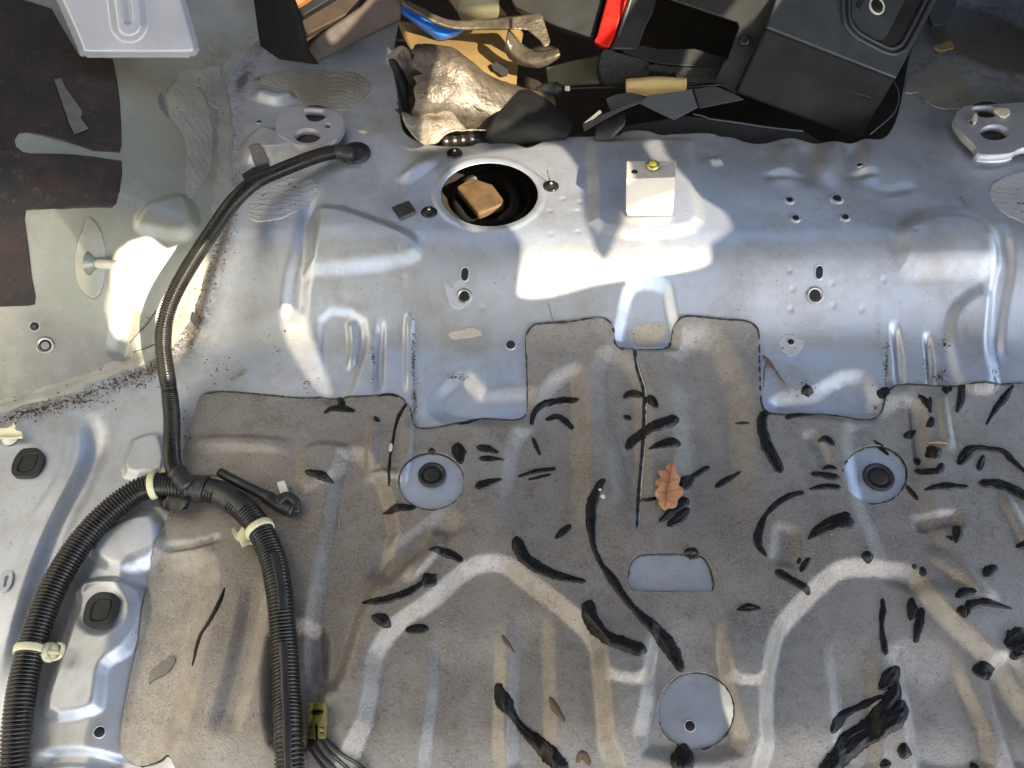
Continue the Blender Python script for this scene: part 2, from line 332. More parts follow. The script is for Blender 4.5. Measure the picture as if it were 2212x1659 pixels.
# ------------------------------------------------------------------ object helpers
WL = {}
def obj(name, verts, faces, mat, parent=None, smooth_=True, origin=None, kind=None):
    v = np.asarray(verts, float)
    if parent is not None: o0 = WL[parent.name]
    elif origin is not None: o0 = np.asarray(origin, float)
    else: o0 = np.array([v[:, 0].mean(), v[:, 1].mean(), v[:, 2].min()])
    me = bpy.data.meshes.new(name)
    me.from_pydata([tuple(p) for p in (v-o0)], [], [tuple(int(i) for i in f) for f in faces])
    me.materials.append(mat); me.update()
    if smooth_: me.shade_smooth()
    o = bpy.data.objects.new(name, me); COL.objects.link(o)
    if parent is not None: o.parent = parent; WL[o.name] = o0
    else: o.location = o0; WL[o.name] = o0
    if parent is not None: o.location = (0, 0, 0)
    if kind: o['kind'] = kind
    return o
def quadmesh(name, v, f4, mat, parent=None, origin=None, smooth_=True, extra_mat=None, midx=None):
    if parent is not None: o0 = WL[parent.name]
    elif origin is not None: o0 = np.asarray(origin, float)
    else: o0 = np.array([v[:, 0].mean(), v[:, 1].mean(), v[:, 2].min()])
    me = bpy.data.meshes.new(name); n = len(f4)
    me.vertices.add(len(v)); me.vertices.foreach_set('co', (v-o0).astype(np.float32).ravel())
    me.loops.add(n*4); me.loops.foreach_set('vertex_index', f4.astype(np.int32).ravel())
    me.polygons.add(n); me.polygons.foreach_set('loop_start', np.arange(0, n*4, 4, dtype=np.int32))
    me.polygons.foreach_set('loop_total', np.full(n, 4, np.int32))
    me.materials.append(mat)
    if extra_mat is not None: me.materials.append(extra_mat); me.polygons.foreach_set('material_index', midx.astype(np.int32))
    me.update(calc_edges=True); me.validate()
    if smooth_: me.shade_smooth()
    o = bpy.data.objects.new(name, me); COL.objects.link(o)
    if parent is not None: o.parent = parent
    else: o.location = o0
    WL[o.name] = o0
    return o
def tag(o, label=None, cat=None, group=None, kind=None):
    if label: o['label'] = label
    if cat: o['category'] = cat
    if group: o['group'] = group
    if kind: o['kind'] = kind
    return o
def thing(name, loc, label, cat, group=None):
    o = bpy.data.objects.new(name, None); COL.objects.link(o); o.location = loc; o.empty_display_size = .02
    WL[o.name] = np.asarray(loc, float); return tag(o, label, cat, group)
def sheet(name, x, y, S, zf, thick, mat, parent=None, edge_mat=None, origin=None):
    """sheet metal: the cells of a regular grid where S<0, border snapped to the contour, real thickness at its rim"""
    st = x[0, 1]-x[0, 0]
    gy_, gx_ = np.gradient(S, st); g = np.sqrt(gx_**2+gy_**2)+1e-9
    ins = S < 0
    cell = ins[:-1, :-1] | ins[1:, :-1] | ins[:-1, 1:] | ins[1:, 1:]
    out = ~ins
    sx = np.where(out, x-np.clip(S, 0, 1.5*st)*gx_/g, x); sy = np.where(out, y-np.clip(S, 0, 1.5*st)*gy_/g, y)
    used = np.zeros(S.shape, bool)
    used[:-1, :-1] |= cell; used[1:, :-1] |= cell; used[:-1, 1:] |= cell; used[1:, 1:] |= cell
    idx = -np.ones(S.shape, int); idx[used] = np.arange(used.sum())
    vx, vy = sx[used], sy[used]; v = np.stack([vx, vy, zf(vx, vy)], 1)
    jj, ii = np.nonzero(cell)
    f = np.stack([idx[jj, ii], idx[jj, ii+1], idx[jj+1, ii+1], idx[jj+1, ii]], 1)
    midx = np.zeros(len(f), int)
    if thick:
        e = np.concatenate([f[:, [0, 1]], f[:, [1, 2]], f[:, [2, 3]], f[:, [3, 0]]])
        key = np.sort(e, 1); k = key[:, 0]*len(v)+key[:, 1]
        _, first, cnt = np.unique(k, return_index=True, return_counts=True)
        be = e[first[cnt == 1]]; bv = np.unique(be); m = -np.ones(len(v), int); m[bv] = np.arange(len(bv))+len(v)*1
        low = v[bv].copy(); low[:, 2] -= thick
        top = np.stack([be[:, 1], be[:, 0], m[be[:, 0]], m[be[:, 1]]], 1)
        v = np.vstack([v, low]); f = np.vstack([f, top]); midx = np.r_[midx, np.ones(len(top), int)]
    return quadmesh(name, v, f, mat, parent, origin, True, edge_mat if edge_mat else None, midx if edge_mat else None)
def px_sheet(name, outer, holes, lift, thick, mat, step=.0015, parent=None, edge_mat=None, rnd=3, zadd=None, plane=None, noise_edge=0, label=None, cat=None):
    f = (lambda q: np.array([Pz(u, v, plane) for u, v in q])) if plane is not None else (lambda q: PP(q, lift))
    wo = f(outer); wo = smooth(wo, rnd, True) if rnd > 1 else wo
    if noise_edge:
        wo, _ = resample(np.vstack([wo, wo[:1]]), .004); wo = wo[:-1]+np.random.normal(0, noise_edge, (len(wo)-1, 3))
    x = np.arange(wo[:, 0].min()-3*step, wo[:, 0].max()+4*step, step); y = np.arange(wo[:, 1].min()-3*step, wo[:, 1].max()+4*step, step)
    x, y = np.meshgrid(x, y); S = sdf(x, y, wo)
    for h in holes: S = np.maximum(S, -sdf(x, y, smooth(f(h), 2, True)))
    if plane is not None: zf = lambda a, b: np.full(a.shape, plane)+(zadd(a, b) if zadd else 0)
    else: zf = lambda a, b: H(a, b)+lift+(zadd(a, b) if zadd else 0)
    o = sheet(name, x, y, S, zf, thick, mat, parent, edge_mat)
    return tag(o, label, cat)
def frames(p):
    n = len(p); T = np.gradient(p, axis=0); T /= np.linalg.norm(T, axis=1)[:, None]+1e-12
    u = np.cross(T[0], [0, 0, 1.]); 
    if np.linalg.norm(u) < 1e-4: u = np.array([1., 0, 0])
    u /= np.linalg.norm(u); U = [u]
    for i in range(1, n):
        a = U[-1]-T[i]*np.dot(U[-1], T[i]); a /= np.linalg.norm(a)+1e-12; U.append(a)
    U = np.array(U); V = np.cross(U, T); return T, U, V
def tube_vf(p, r, seg=12, cap=True, sq=1.):
    p = np.asarray(p, float); n = len(p); r = np.broadcast_to(np.asarray(r, float), (n,))
    T, U, V = frames(p); a = np.arange(seg)*2*math.pi/seg
    v = (p[:, None]+r[:, None, None]*(U[:, None]*np.cos(a)[None, :, None]+V[:, None]*np.sin(a)[None, :, None]*sq)).reshape(-1, 3)
    f = [(i*seg+k, i*seg+(k+1) % seg, (i+1)*seg+(k+1) % seg, (i+1)*seg+k) for i in range(n-1) for k in range(seg)]
    if cap: f += [tuple(range(seg))[::-1], tuple((n-1)*seg+k for k in range(seg))]
    return v, f
def tube(name, p, r, mat, parent=None, seg=12, sq=1.):
    v, f = tube_vf(p, r, seg, True, sq); return obj(name, v, f, mat, parent)
def lathe_vf(c, n, prof, seg=28):
    """prof: list of (radius, height) along axis n from point c"""
    n = np.asarray(n, float); n /= np.linalg.norm(n); u = np.cross(n, [0, 1., .3]); u /= np.linalg.norm(u); w_ = np.cross(n, u)
    a = np.arange(seg)*2*math.pi/seg; v = []
    for r, h in prof: v += [np.asarray(c)+n*h+r*(u*math.cos(t)+w_*math.sin(t)) for t in a]
    f = [(i*seg+k, i*seg+(k+1) % seg, (i+1)*seg+(k+1) % seg, (i+1)*seg+k) for i in range(len(prof)-1) for k in range(seg)]
    f += [tuple((len(prof)-1)*seg+k for k in range(seg))]
    return v, f
def lathe(name, c, n, prof, mat, parent=None, seg=28, smooth_=True):
    v, f = lathe_vf(c, n, prof, seg); o = obj(name, v, f, mat, parent, smooth_); return o
def normal_at(x, y, e=.006):
    n = np.array([-(H(x+e, y)-H(x-e, y))/(2*e), -(H(x, y+e)-H(x, y-e))/(2*e), 1.]); return n/np.linalg.norm(n)
def slab(name, pts, thick, mat, parent=None, bevel=.0015):
    """pts: list of (u, v, distance) corners of a flat-ish piece seen along picture rays; it gets real thickness behind"""
    p = np.array([Pt(u, v, t) for u, v, t in pts]); c = p.mean(0)
    _, _, vt = np.linalg.svd(p-c); n = vt[2]; n = n if np.dot(n, CAM-c) > 0 else -n
    p = p-np.outer((p-c)@n, n)                                       # flatten
    m = len(p); a, b = p[:, None], p-n*thick
    area = sum(np.dot(n, np.cross(p[i]-c, p[(i+1) % m]-c)) for i in range(m))
    order = list(range(m)) if area > 0 else list(range(m))[::-1]
    v = np.vstack([p[order], (p-n*thick)[order]])
    f = [tuple(range(m)), tuple(range(2*m-1, m-1, -1))]+[(i+m, (i+1) % m+m, (i+1) % m, i) for i in range(m)]
    o = obj(name, v, f, mat, parent, False)
    if bevel:
        md = o.modifiers.new('bevel', 'BEVEL'); md.width = bevel; md.segments = 2; md.limit_method = 'ANGLE'
    return o
def slabc(name, px, t, thick, mat, parent=None, bevel=.0015): return slab(name, [(u, v, t) if not isinstance(t, (list, tuple)) else (u, v, t[i]) for i, (u, v) in enumerate(px)], thick, mat, parent, bevel)
def plane_t(anchor, t, n):
    a = Pt(anchor[0], anchor[1], t); n = np.asarray(n, float); n /= np.linalg.norm(n)
    def q(u, v):
        d = ray(u, v); d = d/np.linalg.norm(d); return float(np.dot(a-CAM, n)/np.dot(d, n))
    return q
def pslab(name, px, anchor, t, n, thick, mat, parent=None, bevel=.0015):
    q = plane_t(anchor, t, n); return slab(name, [(u, v, q(u, v)) for u, v in px], thick, mat, parent, bevel)

def attr(o, name, spots):
    v = np.empty(len(o.data.vertices)*3, np.float32); o.data.vertices.foreach_get('co', v); v = v.reshape(-1, 3)+np.asarray(o.location)[None]
    r = np.zeros(len(v))
    for u, w_, ru, rv, g in spots:
        p = P(u, w_); s = mmpx(p); r += g*np.exp(-((v[:, 0]-p[0])/(ru*s))**2-((v[:, 1]-p[1])/(rv*s*1.25))**2)
    at = o.data.attributes.new(name, 'FLOAT', 'POINT'); at.data.foreach_set('value', np.clip(r, 0, 1).astype(np.float32))
# ------------------------------------------------------------------ the floor and the wheel arch
LIP = [(640, -120), (800, -60), (858, 20), (850, 120), (858, 200), (866, 262), (874, 286), (900, 305), (943, 315), (1015, 316), (1035, 309), (1106, 309), (1131, 318), (1151, 316), (1188, 300), (1216, 296), (1326, 294), (1346, 286), (1371, 282), (1401, 284), (1428, 292), (1456, 290), (1531, 288), (1556, 295), (1581, 297), (1606, 306), (1631, 311), (1659, 309), (1701, 299), (1724, 301), (1759, 310), (1776, 309), (1806, 305), (1839, 310), (1871, 300), (1909, 299), (1935, 262), (1950, 200), (1965, 120), (2000, 40), (2060, -60), (2100, -120)]
lipw = PP(LIP); lip_poly = [tuple(p[:2]) for p in smooth(lipw, 3)]+[(lipw[-1][0], 3.), (lipw[0][0], 3.)]
fuel_hole = smooth(PP(ell(1057, 420, 105, 69)), 2, True)
clip = np.abs(GX)-(.84+.30*GY)
S_pit = -sdf(GX, GY, lip_poly); S_hole = -sdf(GX, GY, fuel_hole)
S_floor = np.maximum.reduce([sd_arch*-1-.004, S_pit, S_hole, clip, GX-1.0, -GX-1.0, GY-1.6, .08-GY])
# archpoly: negative inside; the floor runs 4 mm under the arch flange
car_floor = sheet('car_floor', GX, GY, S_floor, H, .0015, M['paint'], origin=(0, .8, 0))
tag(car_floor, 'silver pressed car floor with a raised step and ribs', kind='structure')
S_arch = np.maximum.reduce([sd_arch, clip-.25, -GX-1.0, GY-1.6, .08-GY])
wheel_arch = sheet('wheel_arch', GX, GY, S_arch, lambda x, y: H(x, y)+.0012, .0015, M['arch'], origin=(-.6, 1., .1))
tag(wheel_arch, 'pale silver inner wheel arch rising at the left of the floor', kind='structure')
def box_vf(lo_, hi_):
    x0, y0, z0 = lo_; x1, y1, z1 = hi_
    v = [(x0, y0, z0), (x1, y0, z0), (x1, y1, z0), (x0, y1, z0), (x0, y0, z1), (x1, y0, z1), (x1, y1, z1), (x0, y1, z1)]
    return v, [(0, 3, 2, 1), (4, 5, 6, 7), (0, 1, 5, 4), (1, 2, 6, 5), (2, 3, 7, 6), (3, 0, 4, 7)]
v, f = box_vf((-1.0, .75, -.20), (1.0, 2.0, -.16)); tag(obj('boot_floor', v, f, M['tank'], None, False), 'dark boot floor deep behind the step', kind='structure')
v, f = box_vf((-1.0, 1.95, -.159), (1.0, 1.99, 1.04)); tag(obj('boot_back_wall', v, f, M['black'], None, False), 'dark rear wall of the boot', kind='structure')
v, f = box_vf((-.12, 1.22, .40), (1.055, 1.945, .42)); tag(obj('shade_shelf', v, f, M['plastic_dark'], None, False), 'unseen dark shelf added to shade the boot', 'shelf')  # unseen shelf, added to keep light off the boot and rear right

v, f = box_vf((1.06, 1.02, -.20), (1.10, 2.0, 1.04)); tag(obj('shade_side_wall', v, f, M['plastic_dark'], None, False), 'unseen dark wall added to shade the rear right quarter', kind='structure')  # unseen wall, added to block light from the right
v, f = box_vf((-1.10, .74, -.20), (-1.06, 2.0, 1.04)); tag(obj('shade_side_wall', v, f, M['plastic_dark'], None, False), 'unseen dark wall added to shade the rear left quarter', kind='structure')  # unseen wall, added to darken the wheel arch and rear left
M['wall'] = grainy('bounce_pale', (.74, .71, .63), (.68, .655, .58), .8, 0, 3, 60, .3)
v, f = box_vf((-1.9, -3.0, -.4), (-1.7, 4.0, 5.5)); tag(obj('bounce_wall', v, f, M['wall'], None, False), 'unseen pale wall added to bounce sunlight in from the left', 'wall')  # unseen wall, added to bounce warm sunlight onto the left side
M['ground'] = grainy('ground_gravel', (.13, .12, .105), (.09, .085, .07), .9, 0, 6, 40, .6, .01)
v, f = box_vf((-14, -14, -.6), (14, 14, -.42)); tag(obj('ground', v, f, M['ground'], None, False), 'gravel ground outside the car', kind='structure')
# mat over the floor
MAT = [(425, 880), (440, 852), (480, 846), (560, 852), (650, 860), (720, 862), (800, 856), (850, 852), (878, 870), (888, 895), (892, 915), (905, 925), (940, 924), (985, 915), (1040, 905), (1105, 908), (1130, 902), (1140, 880), (1139, 800), (1136, 750), (1137, 725), (1150, 705), (1170, 700), (1230, 696), (1285, 688), (1312, 692), (1325, 712), (1328, 738), (1338, 752), (1368, 757), (1430, 755), (1448, 745), (1453, 715), (1465, 692), (1490, 683), (1560, 690), (1610, 694), (1632, 705), (1640, 730), (1641, 800), (1645, 870), (1660, 892), (1700, 896), (1780, 896), (1850, 906), (1885, 906), (1905, 890), (1912, 862), (1925, 840), (1955, 831), (2080, 833), (2212, 828), (2600, 822), (2700, 1100), (2700, 1760), (700, 1760), (640, 1720), (420, 1690), (372, 1640), (362, 1632), (345, 1645), (310, 1656), (280, 1648), (263, 1622), (266, 1560), (285, 1460), (305, 1350), (325, 1240), (340, 1170), (375, 1080), (392, 1000), (410, 930)]
CIRC = [ell(932, 1041, 71, 61), ell(1889, 1027, 70, 62), ell(1503, 1537, 83, 83)]
RECT = [(1356, 1250), (1360, 1222), (1378, 1202), (1410, 1198), (1480, 1198), (1515, 1203), (1532, 1225), (1542, 1260), (1538, 1278), (1515, 1281), (1440, 1279), (1370, 1276)]
SLIT = [(1366, 750), (1375, 790), (1390, 840), (1392, 900), (1388, 980), (1381, 1060), (1377, 1120), (1376, 1140)]
matw = smooth(PP(MAT), 3, True); b = box_idx(matw, .01); mx, my = GX[b], GY[b]
S_mat = sdf(mx, my, matw)
for c in CIRC: S_mat = np.maximum(S_mat, -sdf(mx, my, smooth(PP(c), 2, True)))
S_mat = np.maximum(S_mat, -sdf(mx, my, smooth(PP(RECT), 3, True)))
sw = smooth(PP(SLIT), 4); S_mat = np.maximum(S_mat, .0028-seg_dist(mx, my, sw))
S_mat = np.maximum(S_mat, clip[b])
S_mat = np.maximum(S_mat, .085-my)
MT = .003
rough_mat = lambda x, y: H(x, y)+MT
base_before = SURF['z'].copy()
damping_mat = sheet('damping_mat', mx, my, S_mat, rough_mat, .0035, M['mat'], edge_mat=M['edge'])
tag(damping_mat, 'large grey brown sound damping mat moulded over the ribbed car floor', 'mat')
top = SURF['z'].copy(); top[b] += np.where(S_mat < 0, MT, 0); SURF['z'] = top
attr(damping_mat, 'brown', [(850, 1230, 150, 130, .9), (560, 1190, 110, 110, .7), (2165, 1020, 60, 60, 1.), (1700, 1240, 120, 80, .5), (1000, 1140, 100, 60, .6), (1260, 1250, 120, 80, .5), (620, 1080, 90, 80, .6), (700, 1350, 70, 120, .6), (500, 1360, 70, 60, .6), (1000, 1500, 120, 120, .35), (1880, 1590, 120, 60, .7), (1970, 1150, 200, 80, .5), (1620, 1180, 320, 110, .55), (1330, 1130, 160, 160, .45), (760, 1000, 120, 120, .35), (2060, 1200, 160, 90, .45)])  # brown stains; the last spots darken the mid mat, painting its weaker light
attr(damping_mat, 'dust', [(350, 1440, 80, 190, 1.), (470, 1560, 110, 90, .7), (520, 1000, 160, 60, .3), (1070, 1480, 60, 150, .5), (1500, 820, 120, 120, .5), (1230, 800, 100, 80, .4), (2000, 1480, 180, 150, .5), (2080, 900, 140, 70, .4), (1350, 1560, 200, 60, .5), (1750, 1600, 200, 60, .5)])  # pale dust; the lower left spot also paints the warm light there
gr = []
for i in range(0, 14):
    (u0, v0), (u1, v1) = SEAM[i], SEAM[i+1]
    for k in range(4):
        t = (k+.5)/4; gr.append((u0+(u1-u0)*t+(6 if i < 5 else 26), v0+(v1-v0)*t+(30 if i < 5 else 12), 40 if i < 5 else 18, 24 if i < 5 else 40, .26))
gr += [(895, 790, 8, 110, .5), (1916, 800, 8, 110, .6), (2040, 810, 20, 40, .5), (810, 790, 8, 90, .3), (1740, 850, 60, 14, .5), (985, 818, 50, 12, .4), (600, 175, 90, 24, .7), (720, 215, 60, 30, .5), (2080, 60, 150, 120, 1.3), (2010, 190, 70, 60, .8), (2200, 120, 90, 80, .9), (896, 890, 10, 40, .6), (1890, 890, 24, 20, .5), (1760, 450, 90, 40, .2), (1708, 800, 40, 30, .3), (420, 740, 30, 50, .4)]  # dirt, plus heavy spots that paint the shade of the rear right corner
attr(car_floor, 'grime_shade', gr); attr(wheel_arch, 'grime_shade', [(60, 850, 160, 22, .3), (250, 790, 80, 20, .3), (480, 250, 14, 120, .35), (470, 120, 50, 40, .5), (60, 350, 60, 40, 0)])
# dark torn rim of the mat
def rim(pts, r, n=4, closed=False, jit=.25):
    p = smooth(PP(pts), n, closed); p, s = resample(p, .004)
    rr = r*(1+jit*np.random.randn(len(p)))*np.where(np.random.rand(len(p)) < .04, 1.8, 1); rr = np.clip(rr, r*.35, r*2.2); rr[0] = rr[-1] = r*.3
    p[:, 2] = H(p[:, 0], p[:, 1]); tube('rim', p, rr, M['edge'], damping_mat, 6, .8)
rim(MAT[1:21], .0011); rim(MAT[17:30], .0013); rim(MAT[29:43], .0013); rim(MAT[40:52], .0014); rim(MAT[56:62]+[(300, 1652)], .0008)
rim(SLIT, .0017); rim(CIRC[0]+CIRC[0][:1], .0007); rim(CIRC[1][16:]+CIRC[1][:10], .0011); rim(CIRC[2][20:]+CIRC[2][:14], .0009); rim(CIRC[2][5:16], .0009); rim(RECT[:9], .001)

# ------------------------------------------------------------------ added unseen roof that shades the floor, holes shaped to throw sun patches
RZ = 1.06
def to_roof(p): p = np.asarray(p); t = (RZ-p[2])/SUN[2]; return (p+SUN*t)[:2]
def hole_px(pts, n=2, z=None): return smooth(np.array([to_roof(P(u, v) if z is None else Pz(u, v, z)) for u, v in pts]), n, True)
SH = [  # lit patches as they lie on the floor
    [(958, 338), (1000, 318), (1100, 300), (1186, 296), (1252, 368), (1256, 420), (1268, 485), (1285, 540), (1306, 500), (1318, 420), (1335, 412), (1356, 400), (1398, 352), (1352, 296), (1405, 284), (1440, 335), (1500, 410), (1552, 445), (1582, 492), (1534, 526), (1535, 562), (1490, 582), (1290, 612), (1190, 640), (1118, 638), (1104, 605), (1108, 540), (1086, 480), (1020, 500), (960, 440), (945, 400)],
    [(584, 630), (608, 640), (655, 672), (668, 720), (694, 780), (716, 850), (726, 884), (694, 856), (640, 790), (604, 720), (590, 665)],
    [(1010, 555), (1022, 570), (1030, 610), (1018, 628), (1010, 600)],
    [(238, 522), (305, 490), (345, 520), (425, 498), (445, 560), (425, 680), (398, 760), (345, 800), (296, 792), (286, 742), (246, 722), (214, 645), (226, 592)],
]
SHZ = [  # lit patches on the things in the boot
    ([(838, 62), (866, 40), (900, 40), (1000, 30), (1190, 30), (1210, 110), (1190, 150), (1160, 230), (1110, 250), (1060, 290), (985, 312), (900, 318), (868, 290), (840, 180)], .10),
    ([(560, -40), (660, 60), (715, 100), (760, 30), (830, -40)], .14),
    ([(1090, -60), (1330, -60), (1360, 20), (1310, 108), (1270, 95), (1100, 30)], .16),
    ([(1560, -60), (1660, -60), (1655, 60), (1612, 190), (1592, 190), (1600, 100)], .20),
]
rx, ry = np.meshgrid(np.arange(-1.06, 2.06, .006), np.arange(-1.36, 2.06, .006))
S_roof = np.maximum.reduce([-1.02-rx, rx-2.0, -1.12-ry, ry-2.0])
S_roof = np.maximum(S_roof, -sdf(rx, ry, smooth(np.array([(-.8, 1.26), (.1, 1.22), (1.05, 1.26), (1.2, 1.45), (1.05, 1.70), (.1, 1.74), (-.75, 1.70), (-.86, 1.45)]), 4, True)))  # opening added to brighten the bare metal below the step
S_roof = np.maximum(S_roof, -sdf(rx, ry, np.array([(-1.2, .36), (-.78, .38), (-.70, .45), (-.70, .98), (-.78, 1.05), (-1.2, 1.06)])))   # opening added to brighten the left floor
for q in SH: S_roof = np.maximum(S_roof, -sdf(rx, ry, hole_px(q)))
for q, z in SHZ: S_roof = np.maximum(S_roof, -sdf(rx, ry, hole_px(q, 2, z)))
roof = sheet('shade_roof', rx, ry, S_roof, lambda x, y: np.full(x.shape, RZ), .02, M['roof_grey'])
tag(roof, 'unseen roof sheet added for shade, holes shaped to the sun patches', 'roof')

# ------------------------------------------------------------------ wiring harness
def path(pts, r, n=8):
    return smooth(np.array([P(u, v, l*.001+r) for u, v, l in pts]), n)
def conduit(p, r, pitch, parent, jit=0, seg=20, name='conduit'):
    q, s = resample(p, pitch/5); k = np.arange(len(q)) % 5
    rr = r*np.array([.90, .985, 1.0, .985, .90])[k]; rr[::5] = r*.80
    v, f = tube_vf(q, rr, seg); return obj(name, v, f, M['conduit'], parent)
THIN = [(768, 335, 1), (735, 328, 5), (700, 333, 9), (660, 346, 14), (600, 370, 22), (550, 394, 30), (505, 435, 54), (455, 505, 82), (412, 570, 104), (376, 635, 106), (357, 690, 92), (352, 740, 70), (357, 790, 48), (365, 840, 20), (371, 900, 14), (371, 960, 12), (374, 1005, 14), (392, 1035, 18), (408, 1052, 20)]
LEFT = [(420, 1058, 3), (385, 1050, 4), (340, 1048, 4), (292, 1063, 3), (225, 1115, 2), (165, 1185, 3), (115, 1270, 4), (80, 1360, 4), (55, 1450, 3), (40, 1540, 2), (32, 1640, 2), (26, 1800, 2)]
RIGHT = [(385, 1052, 4), (440, 1056, 3), (490, 1074, 2), (545, 1120, 2), (583, 1190, 2), (602, 1270, 3), (613, 1380, 5), (619, 1500, 4), (624, 1620, 2), (630, 1800, 1)]
RT_, RK = .0104, .0150
har = thing('wiring_harness', P(395, 1055), 'black corrugated wiring loom branching over the floor and wheel arch', 'wiring loom')
pt = path(THIN, RT_); pl = path(LEFT, RK); pr = path(RIGHT, RK)
conduit(pt, RT_, .0031, har); conduit(pl, RK, .0040, har); conduit(pr, RK, .0040, har)
g0 = P(768, 333); gn = normal_at(g0[0], g0[1])
lathe('grommet', g0, gn, [(.0225, -.002), (.0225, .004), (.021, .006), (.017, .0062), (.0155, .0075), (.011, .008), (.0085, .011), (.0, .0112)], M['rubber'], har)
def wrap(pts, r, name='tape_wrap', jit=.06, mat='tape'):
    q, s = resample(pts, .003); rr = r*(1+jit*np.random.randn(len(q))*.5)
    tube(name, q, rr, M[mat], har, 16)
i0 = lambda p, u, v: int(np.argmin([np.hypot(*(np.array(proj(x))-[u, v])) for x in p]))
def proj(x):
    d = np.asarray(x)-CAM; z = d@FWD; return (1106+1106*(d@RT)/z/TH, 829.5-829.5*(d@UP)/z/TV)
k = i0(pt, 388, 1030); wrap(pt[k-2:], RT_*1.12)
k1, k2 = i0(pr, 398, 1053), i0(pr, 450, 1058); wrap(pr[k1:k2], RK*1.06)
k1, k2 = i0(pt, 765, 333), i0(pt, 722, 328); wrap(pt[min(k1, k2):max(k1, k2)+1], RT_*1.03, jit=.03)
k1, k2 = i0(pr, 470, 1066), i0(pr, 512, 1090); wrap(pr[k1:k2], RK*1.02, jit=.02)
px_sheet('tape_flag', [(343, 1092), (352, 1082), (380, 1055), (405, 1040), (416, 1052), (410, 1085), (392, 1101), (380, 1100), (372, 1106), (366, 1097), (358, 1100), (354, 1094)], [], .020, .002, M['tape'], .0015, har, rnd=2, zadd=lambda x, y: .003*np.sin(x*160)+.002*np.sin(y*210+x*90))
px_sheet('tape_flag', [(330, 1088), (365, 1062), (405, 1072), (400, 1098), (360, 1104), (345, 1096)], [], .012, .002, M['tape'], .0015, har, rnd=2, zadd=lambda x, y: .003*np.sin(x*120+y*90))
def collar(p, u, v, r, wd=.0085):
    k = i0(p, u, v); t = p[k+1]-p[k-1]; t /= np.linalg.norm(t)
    c = p[k]-t*wd/2
    return lathe('cable_tie', c, t, [(r*.9, 0), (r*1.10, .0003), (r*1.13, .0015), (r*1.13, wd-.0015), (r*1.10, wd-.0003), (r*.9, wd)], M['nylon'], har, 32), p[k], t
collar(pl, 335, 1050, RK); px_sheet('cable_clip', [(346, 1020), (350, 1010), (357, 1011), (360, 1026), (350, 1028)], [], .016, .008, M['nylon'], .001, har, rnd=1)
_, c2, t2 = collar(pr, 566, 1145, RK)
px_sheet('cable_clip', [(500, 1143), (507, 1138), (512, 1149), (522, 1138), (532, 1133), (540, 1144), (541, 1158), (553, 1162), (560, 1170), (537, 1170), (523, 1181), (516, 1166), (504, 1156)], [], .016, .006, M['nylon'], .001, har, rnd=2, zadd=lambda x, y: .0035*np.sin(x*300))
_, c3, t3 = collar(pl, 66, 1410, RK)
a = P(96, 1407, .016); bb = P(133, 1411, .016)
tube('clip_stem', [a, bb], .0024, M['nylon'], har, 8)
ax = (bb-a)/np.linalg.norm(bb-a)
lathe('clip_disc', P(100, 1407, .016), ax, [(.003, 0), (.0095, .001), (.0095, .0025), (.003, .0035)], M['nylon'], har, 20)
lathe('clip_disc', P(107, 1409, .016), ax, [(.003, 0), (.0105, .0006), (.0105, .0014), (.003, .002)], M['nylon'], har, 20)
tube('clip_barb', smooth(np.array([P(126, 1389, .016), P(136, 1393, .016), P(135, 1406, .016), P(129, 1420, .016), P(112, 1427, .016)]), 5), np.r_[np.linspace(.0012, .0022, 10), np.linspace(.0022, .0012, 11)], M['nylon'], har, 8)
px_sheet('clip_foot', [(88, 1402), (104, 1395), (106, 1424), (92, 1418)], [], .019, .006, M['nylon'], .001, har, rnd=1)
# smooth split seam along the right branch
def seam_strip(p, k1, k2, half=24, lean=.25):
    q, s = resample(p[k1:k2], .004); T, U, V = frames(q); vs = []; fs = []
    for i in range(len(q)):
        up = np.array([lean, 0, 1.])-T[i]*np.dot([lean, 0, 1.], T[i]); up /= np.linalg.norm(up); sd = np.cross(T[i], up)
        for k in range(7):
            an = R(half)*(k-3)/3*(1+.12*math.sin(i*.6+k)); vs.append(q[i]+RK*(1.02 if 0 < k < 6 else .97)*(up*math.cos(an)+sd*math.sin(an)))
    fs = [(i*7+k, i*7+k+1, (i+1)*7+k+1, (i+1)*7+k) for i in range(len(q)-1) for k in range(6)]
    obj('split_seam', vs, fs, M['tape'], har)
n_ = len(pr)
seam_strip(pr, i0(pr, 590, 1205), i0(pr, 612, 1330), 20, .35); seam_strip(pr, i0(pr, 615, 1400), n_-1, 17, .1); seam_strip(pr, i0(pr, 452, 1060), i0(pr, 540, 1115), 26, -.1)
# the taped stub beside the loom
sl = smooth(np.array([P(475, 1020, .012), P(515, 1042, .014), P(556, 1062, .013), P(580, 1076, .010), P(605, 1092, .008), P(634, 1104, .008)]), 6)
tube('wire_sleeve', sl, np.interp(np.linspace(0, 1, len(sl)), [0, .45, .6, .8, 1], [.0058, .0062, .0085, .0078, .0085]), M['tape'], har, 14)
tube('wire_sleeve', smooth(np.array([P(598, 1088, .012), P(618, 1073, .012), P(638, 1085, .010), P(640, 1108, .006)]), 5), .0062, M['tape'], har, 12)
q = np.array([P(597, 1041, .012), P(614, 1036, .012), P(627, 1071, .012), P(610, 1077, .012)])
slab('white_plug', [(597, 1041, np.linalg.norm(P(597, 1041, .014)-CAM)), (614, 1036, np.linalg.norm(P(614, 1036, .014)-CAM)), (627, 1071, np.linalg.norm(P(627, 1071, .014)-CAM)), (609, 1077, np.linalg.norm(P(609, 1077, .014)-CAM))], .008, M['white'], har)
